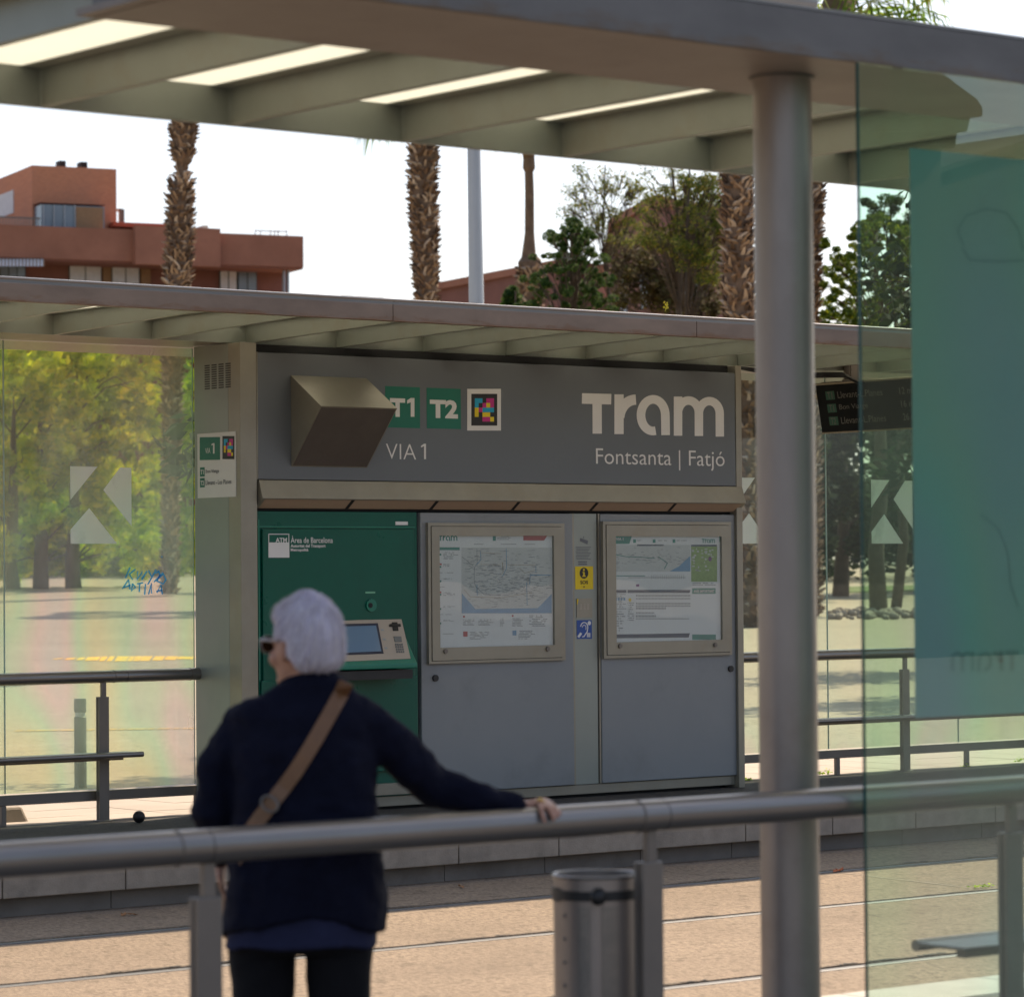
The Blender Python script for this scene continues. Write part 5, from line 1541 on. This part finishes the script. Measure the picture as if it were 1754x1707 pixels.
# ------------------------------------------------------------------ person
D0 = 9.27
FH = Vector((FW.x, FW.y, 0)).normalized(); RH = Vector((FH.y, -FH.x, 0)); ZU = Vector((0, 0, 1))
PXM = D0 / F_PX
def pw(px_, py_, df=0.0): return at(px_, py_, D=D0 + df)
def ring(x0, x1, py_, hd, df=0.0, n=32, e=2.4, dz=None):
    c = pw((x0 + x1) / 2, py_, df); hw = (x1 - x0) / 2 * PXM
    o = []
    for i in range(n):
        t = 2 * math.pi * i / n; ct, st = math.cos(t), math.sin(t)
        a = math.copysign(abs(ct) ** (2 / e), ct) * hw; b = math.copysign(abs(st) ** (2 / e), st) * hd
        z = dz(t) if dz else 0
        o.append(c + RH * a + FH * b + ZU * z)
    return o
foot = pw(515, 1990); foot.z = -.05
# --- body
bd = MB()
Hc = pw(520, 1106)
tr_ = R(46)
hf = FH * math.cos(tr_) - RH * math.sin(tr_); hr = RH * math.cos(tr_) + FH * math.sin(tr_)
rot = Matrix((hr, hf, ZU)).transposed()
H = lambda x, y, z: Hc + hr * x + hf * y + ZU * z
bd.ell(Hc, (.074, .094, .112), rot, 28, 18)
bd.ell(H(0, .022, -.055), (.060, .072, .072), rot, 24, 14)
bd.ell(H(0, .082, -.098), (.024, .022, .020), rot, 12, 8)      # chin
bd.ell(H(0, .100, -.022), (.013, .022, .022), rot, 12, 8)      # nose
bd.caps(H(0, .088, .012), .008, H(0, .108, -.024), .011, 8)
for sx in (-1, 1):
    bd.ell(H(.045 * sx, .062, -.035), (.026, .026, .026), rot, 12, 8)   # cheek
    bd.ell(H(.084 * sx, -.004, -.012), (.011, .021, .034), rot, 14, 10)  # ear
    bd.ell(H(.086 * sx, -.010, .006), (.010, .016, .016), rot, 12, 8)
    bd.ell(H(.032 * sx, .086, .012), (.014, .010, .010), rot, 10, 8)    # eyelids
bd.ell(H(0, .092, -.066), (.024, .012, .006), rot, 12, 8); bd.ell(H(0, .091, -.074), (.021, .012, .007), rot, 12, 8)  # lips
bd.caps(H(0, -.018, -.075), .056, pw(530, 1192, .0), .062, 18)
bd.caps(pw(530, 1185), .065, pw(520, 1235), .10, 18)
bd.loft([ring(432, 606, 1215, .085), ring(410, 632, 1260, .10), ring(412, 632, 1350, .11), ring(418, 636, 1430, .105), ring(405, 640, 1520, .115), ring(400, 636, 1610, .12)])
# left arm and hand
sL, eL, wL = pw(420, 1250), pw(364, 1385, .02), pw(378, 1470, .13)
bd.caps(sL, .042, eL, .038); bd.caps(eL, .04, wL, .027)
# right arm and hand
sR, eR = pw(612, 1236), pw(738, 1342, .10)
wR = at(884, 1379, Y=7.345)
bd.caps(sR, .044, eR, .040); bd.caps(eR, .042, wR, .026)
kn = [at(925, 1371, Y=7.345), at(933, 1371, Y=7.352), at(939, 1374, Y=7.36), at(944, 1378, Y=7.372)]
palm = [at(903, 1379, Y=7.34), at(910, 1380, Y=7.345), at(916, 1380, Y=7.352), at(920, 1382, Y=7.36)]
for a, b in zip(palm, kn):
    bd.caps(wR, .021, a, .015, 10); bd.caps(a, .0145, b, .0115, 10)
def finger(chain, r0, r1):
    for i in range(len(chain) - 1):
        f0_, f1_ = i / (len(chain) - 1), (i + 1) / (len(chain) - 1)
        bd.caps(chain[i], r0 + (r1 - r0) * f0_, chain[i + 1], r0 + (r1 - r0) * f1_, 10)
rt_ = lambda px_, py_, y: at(px_, py_, Y=y)
finger([kn[0], rt_(926, 1385, 7.285), rt_(930, 1398, 7.266), rt_(933, 1408, 7.262)], .0098, .0072)
finger([kn[1], rt_(939, 1383, 7.292), rt_(945, 1395, 7.268), rt_(948, 1404, 7.263)], .0098, .0072)
finger([kn[2], rt_(948, 1381, 7.30), rt_(954, 1390, 7.272), rt_(956, 1399, 7.265)], .0095, .007)
finger([kn[3], rt_(952, 1383, 7.325), rt_(958, 1388, 7.295), rt_(960, 1393, 7.28)], .0085, .0062)
th_ = [at(902, 1384, Y=7.335), at(905, 1391, Y=7.30), at(909, 1398, Y=7.283), at(914, 1404, Y=7.272)]
finger([at(900, 1380, Y=7.375), at(912, 1382, Y=7.40), at(924, 1388, Y=7.412), at(932, 1398, Y=7.405)], .012, .008)   # thumb behind the tube
# left hand hanging
for k, (dx, L_) in enumerate(((0, .07), (.017, .078), (.034, .074), (.048, .06))):
    b0 = wL + FH * (dx - .02) + ZU * -.05; bd.caps(wL, .02, b0, .012, 10)
    m_ = b0 + ZU * -.035 + RH * .006; bd.caps(b0, .0105, m_, .009, 10); bd.caps(m_, .009, m_ + ZU * -(L_ - .035) + RH * .018, .007, 10)
bd.caps(wL + ZU * -.015, .014, wL + FH * -.035 + ZU * -.045, .010, 10); bd.caps(wL + FH * -.035 + ZU * -.045, .010, wL + FH * -.04 + ZU * -.075 + RH * .006, .008, 10)
# legs
for xa, xb, sx in ((450, 452, -1), (581, 578, 1)):
    hp, kn_, an = pw(xa, 1610), pw(xb, 1810, .015), pw(xb + 2, 1990, -.01); an.z = .03
    bd.caps(hp, .092, kn_, .058, 18); bd.caps(kn_, .056, an, .036, 16)
    bd.caps(an + ZU * -.03, .03, an + ZU * -.048 + hf * .13, .026, 12)
body = bd.build('person', m_skin, None, origin=foot, smooth=True)
blob(body, .0062, 4)
tag(body, 'elderly person seen from behind in navy cardigan, one hand resting on the near railing', 'person')
def garment(mb, name, m, vox, sm, disp=0, dsc=.1):
    o = mb.build(name, m, None, smooth=True, origin=foot)
    blob(o, vox, sm, disp, dsc)
    o.parent = body; o.location = (0, 0, 0)
    return o
# trousers
mb = MB()
mb.loft([ring(398, 636, 1560, .135), ring(394, 638, 1605, .14), ring(398, 634, 1628, .125)])
for xa, xb in ((450, 452), (581, 580)):
    hp, kn_, an = pw(xa, 1615), pw(xb, 1830, .015), pw(xb, 1975, 0)
    mb.caps(hp, .098, kn_, .076, 20); mb.caps(kn_, .076, an, .068, 18)
garment(mb, 'trousers', m_trouser, .009, 5, .012, .12)
# blouse hem below the cardigan
hem2 = lambda t: -.012 * math.sin(t * 1.0) + .004 * math.sin(5 * t)
mb = MB(); mb.loft([ring(402, 642, 1480, .13), ring(396, 648, 1540, .15), ring(390, 646, 1600, .16), ring(384, 644, 1622, .165, dz=hem2)])
garment(mb, 'blouse', m_blouse, .008, 3, .012, .07)
# cardigan
ctilt = lambda t: .012 * math.cos(t) - .016 * math.sin(t)
hem = lambda t: (.060 * max(0, -math.sin(t)) ** 1.3 * (1 - .55 * abs(math.cos(t) - .15))) + .005 * math.sin(4 * t)
mb = MB()
mb.loft([ring(478, 580, 1166, .070, .0, dz=ctilt), ring(450, 602, 1181, .086, dz=ctilt), ring(412, 630, 1199, .102), ring(386, 645, 1226, .118), ring(393, 645, 1280, .132), ring(398, 646, 1350, .138),
         ring(398, 652, 1420, .145), ring(390, 659, 1500, .158), ring(382, 662, 1560, .170), ring(377, 660, 1598, .176, dz=hem)])
mb.caps(pw(416, 1240), .060, pw(376, 1312, .01), .060, 20); mb.caps(pw(374, 1312, .01), .060, pw(363, 1385, .02), .056, 20); mb.caps(pw(363, 1385, .02), .056, pw(366, 1396, .03), .054, 18)
mb.caps(pw(366, 1396, .03), .052, pw(376, 1462, .12), .040, 18)
mb.caps(pw(612, 1228), .070, pw(672, 1275, .04), .067, 20); mb.caps(pw(672, 1275, .04), .067, pw(742, 1346, .11), .064, 20)
mb.caps(pw(742, 1346, .11), .060, at(825, 1366, Y=7.38), .046, 18); mb.caps(at(825, 1366, Y=7.38), .046, at(884, 1378, Y=7.35), .034, 16)
card = garment(mb, 'cardigan', m_navycl, .008, 4, .026, .075)
# collar band
mb = MB(); rr = ring(483, 577, 1166, .066, dz=ctilt); mb.tube(rr + rr[:1], .011, 8, caps=False)
garment(mb, 'collar', m_navycl, .006, 2)
mb = MB(); a, b = at(880, 1378, Y=7.35), at(889, 1379.5, Y=7.347); mb.tube([a, b], .036, 18)
garment(mb, 'cuff', m_navycl, .005, 2)
# hair
sm = lambda x, a, b: max(0.0, min(1.0, (x - a) / (b - a))) ** 2 * (3 - 2 * max(0.0, min(1.0, (x - a) / (b - a))))
def hairfn(d):
    hairline = sm(d.y, .18, .42) * (1 - sm(d.z, .30, .52))
    side = sm(abs(d.x), .45, .7) * sm(d.y, -.30, -.02) * (1 - sm(d.z, -.06, .10))
    low = (1 - sm(d.z, -.80, -.60)) * 1.0 + sm(d.y, -.45, -.1) * (1 - sm(d.z, -.5, -.2))
    cut = min(1.0, max(hairline, side, min(1, low)))
    nz = noise.noise(Vector((d.x * 2.2, d.y * 2.2, d.z * 1.6))) * .055 + noise.noise(Vector((d.x * 7, d.y * 7, d.z * 2.6))) * .045 + noise.noise(Vector((d.x * 16, d.y * 16, d.z * 5))) * .012
    vol = 1.0 + nz + .05 * sm(d.z, .1, .8) - .13 * sm(-d.z, .3, .8) + .03 * sm(-d.y, .2, .8)
    return vol * (1 - .34 * cut)
mb = MB(); mb.ell(H(0, -.008, .008), (.101, .116, .141), rot, 96, 64, hairfn)
hair = mb.build('hair', m_hair, None, smooth=True, origin=foot); hair.parent = body; hair.location = (0, 0, 0)
# loose strands over the cut
mb = MB(); r5 = random.Random(4)
def hpos(d, lift): 
    sc = hairfn(d); p = Vector((d.x * .101 * sc, d.y * .116 * sc, d.z * .141 * sc))
    return H(0, -.008, .008) + rot @ (p + p.normalized() * lift)
whorl = Vector((.05, -.45, .88)).normalized()
for i in range(1700):
    d = Vector((r5.gauss(0, 1), r5.gauss(0, 1), r5.gauss(0, 1))).normalized()
    if d.z < -.70 or hairfn(d) < .88: continue
    ax = whorl.cross(d)
    if ax.length < .05: continue
    ax.normalize(); ax = (ax + Vector((r5.gauss(0, .12), r5.gauss(0, .12), r5.gauss(0, .12)))).normalized()
    n_ = 5; step = r5.uniform(.07, .13); l0 = r5.uniform(.0, .002); l1 = r5.uniform(.001, .010)
    P = []
    for k in range(n_):
        dd = Matrix.Rotation(step * k, 3, ax) @ d
        P.append(hpos(dd, l0 + (l1 - l0) * k / (n_ - 1) + .001 * math.sin(k)))
    w = r5.uniform(.0008, .0018)
    for k in range(n_ - 1):
        t = (P[k + 1] - P[k]); sd = t.cross(P[k] - Hc)
        if sd.length < 1e-9: continue
        sd = sd.normalized() * w; f_k = 1 - k / (n_ - 1); f_n = 1 - (k + 1) / (n_ - 1)
        mb.poly([P[k] - sd * (.3 + .7 * f_k), P[k] + sd * (.3 + .7 * f_k), P[k + 1] + sd * (.3 + .7 * f_n), P[k + 1] - sd * (.3 + .7 * f_n)])
hst = mb.build('strand', leafm('hair_strand', [(0, (.48, .44, .53)), (.5, (.56, .52, .61)), (1, (.66, .62, .71))], .15), None, origin=foot); hst.parent = hair; hst.location = (0, 0, 0); hst['kind'] = 'stuff'
# sunglasses
mb = MB()
for sx in (-1, 1):
    mb.tube([H(.082 * sx, -.012, .012), H(.084 * sx, .03, .016), H(.078 * sx, .095, .018), H(.066 * sx, .112, .016)], .0038, 8)
    mb.tube([H(.036 * sx + .031 * math.cos(t), .112 - .004 * abs(math.cos(t)), .004 + .023 * math.sin(t)) for t in np.linspace(0, 6.283, 21)], .0032, 6, caps=False)
mb.tube([H(-.008, .116, .012), H(.008, .116, .012)], .003, 6)
sgl = mb.build('sunglasses', mat('glasses_frame', (.22, .2, .2), .3, .4), None, smooth=True, origin=foot); sgl.parent = body; sgl.location = (0, 0, 0)
mb = MB()
for sx in (-1, 1): mb.ell(H(.036 * sx, .110, .004), (.030, .0035, .022), rot, 18, 10)
ln = mb.build('lens', m_lens, None, smooth=True, origin=foot); ln.parent = sgl; ln.location = (0, 0, 0)
# ring on the hand
c = kn[0].lerp(rt_(926, 1385, 7.285), .35); ax = (rt_(926, 1385, 7.285) - kn[0]).normalized(); o1 = ax.orthogonal().normalized(); o2 = ax.cross(o1)
mb = MB(); mb.tube([c + (o1 * math.cos(t) + o2 * math.sin(t)) * .0112 for t in np.linspace(0, 6.283, 17)], .0028, 6, caps=False); mb.ell(c + ZU * .012 - FH * .004, (.006,) * 3, None, 8, 6)
rg = mb.build('finger_ring', m_gold, None, smooth=True, origin=foot); rg.parent = body; rg.location = (0, 0, 0)
# shoes
for xb in (452, 580):
    an = pw(xb, 1990, -.01); mb = MB(); mb.ell(Vector((an.x, an.y, 0)) + ZU * -.005 + hf * .045, (.048, .125, .045), rot, 18, 10)
    o = mb.build('shoe', m_black, None, smooth=True, origin=foot); o.parent = body; o.location = (0, 0, 0)
# shoulder bag: strap across the back, pouch at the front hip
bg_ = thing('shoulder_bag', 'tan leather shoulder bag worn across the person\'s back', 'bag', pw(420, 1480, -.17))
dg = bpy.context.evaluated_depsgraph_get()
def on_back(px_, py_, lift=.010):
    d = ray(px_, py_).normalized(); o = CP - worigin(body)
    hit, loc, nor, idx = card.ray_cast(o, d)
    return (loc + worigin(body) - d * lift) if hit else pw(px_, py_, -.15)
pts = [(593, 1168), (585, 1186), (572, 1210), (556, 1238), (540, 1266), (523, 1294), (505, 1322), (486, 1348), (466, 1374), (446, 1399), (428, 1424), (414, 1448), (400, 1475)]
mb = MB(); L1, L2 = [], []
for i, (a, b) in enumerate(pts):
    a2, b2 = pts[min(i + 1, len(pts) - 1)]; a1, b1 = pts[max(i - 1, 0)]
    tx, ty = a2 - a1, b2 - b1; l = math.hypot(tx, ty); nx, ny = -ty / l * 13, tx / l * 13
    L1.append(on_back(a + nx, b + ny)); L2.append(on_back(a - nx, b - ny))
for i in range(len(pts) - 1):
    e = FH * .006
    mb.hexa([L1[i], L1[i + 1], L2[i + 1], L2[i], L1[i] + e, L1[i + 1] + e, L2[i + 1] + e, L2[i] + e])
stp = mb.build('strap', m_leather, bg_)
c = on_back(462, 1376, .014); mb = MB(); tt = (L1[9] - L1[7]).normalized(); wd = (L1[8] - L2[8]).normalized()
mb.tube([c + tt * .020 * math.cos(t) + wd * .027 * math.sin(t) for t in np.linspace(0, 6.283, 21)], .0035, 7, caps=False)
mb.build('buckle', m_post, stp, smooth=True)
q = pw(430, 1560, .21); mb = MB(); mb.box((q.x - .09, q.y - .03, q.z - .08), (q.x + .09, q.y + .03, q.z + .08)); mb.build('pouch', m_leather, bg_, bevel=.02)
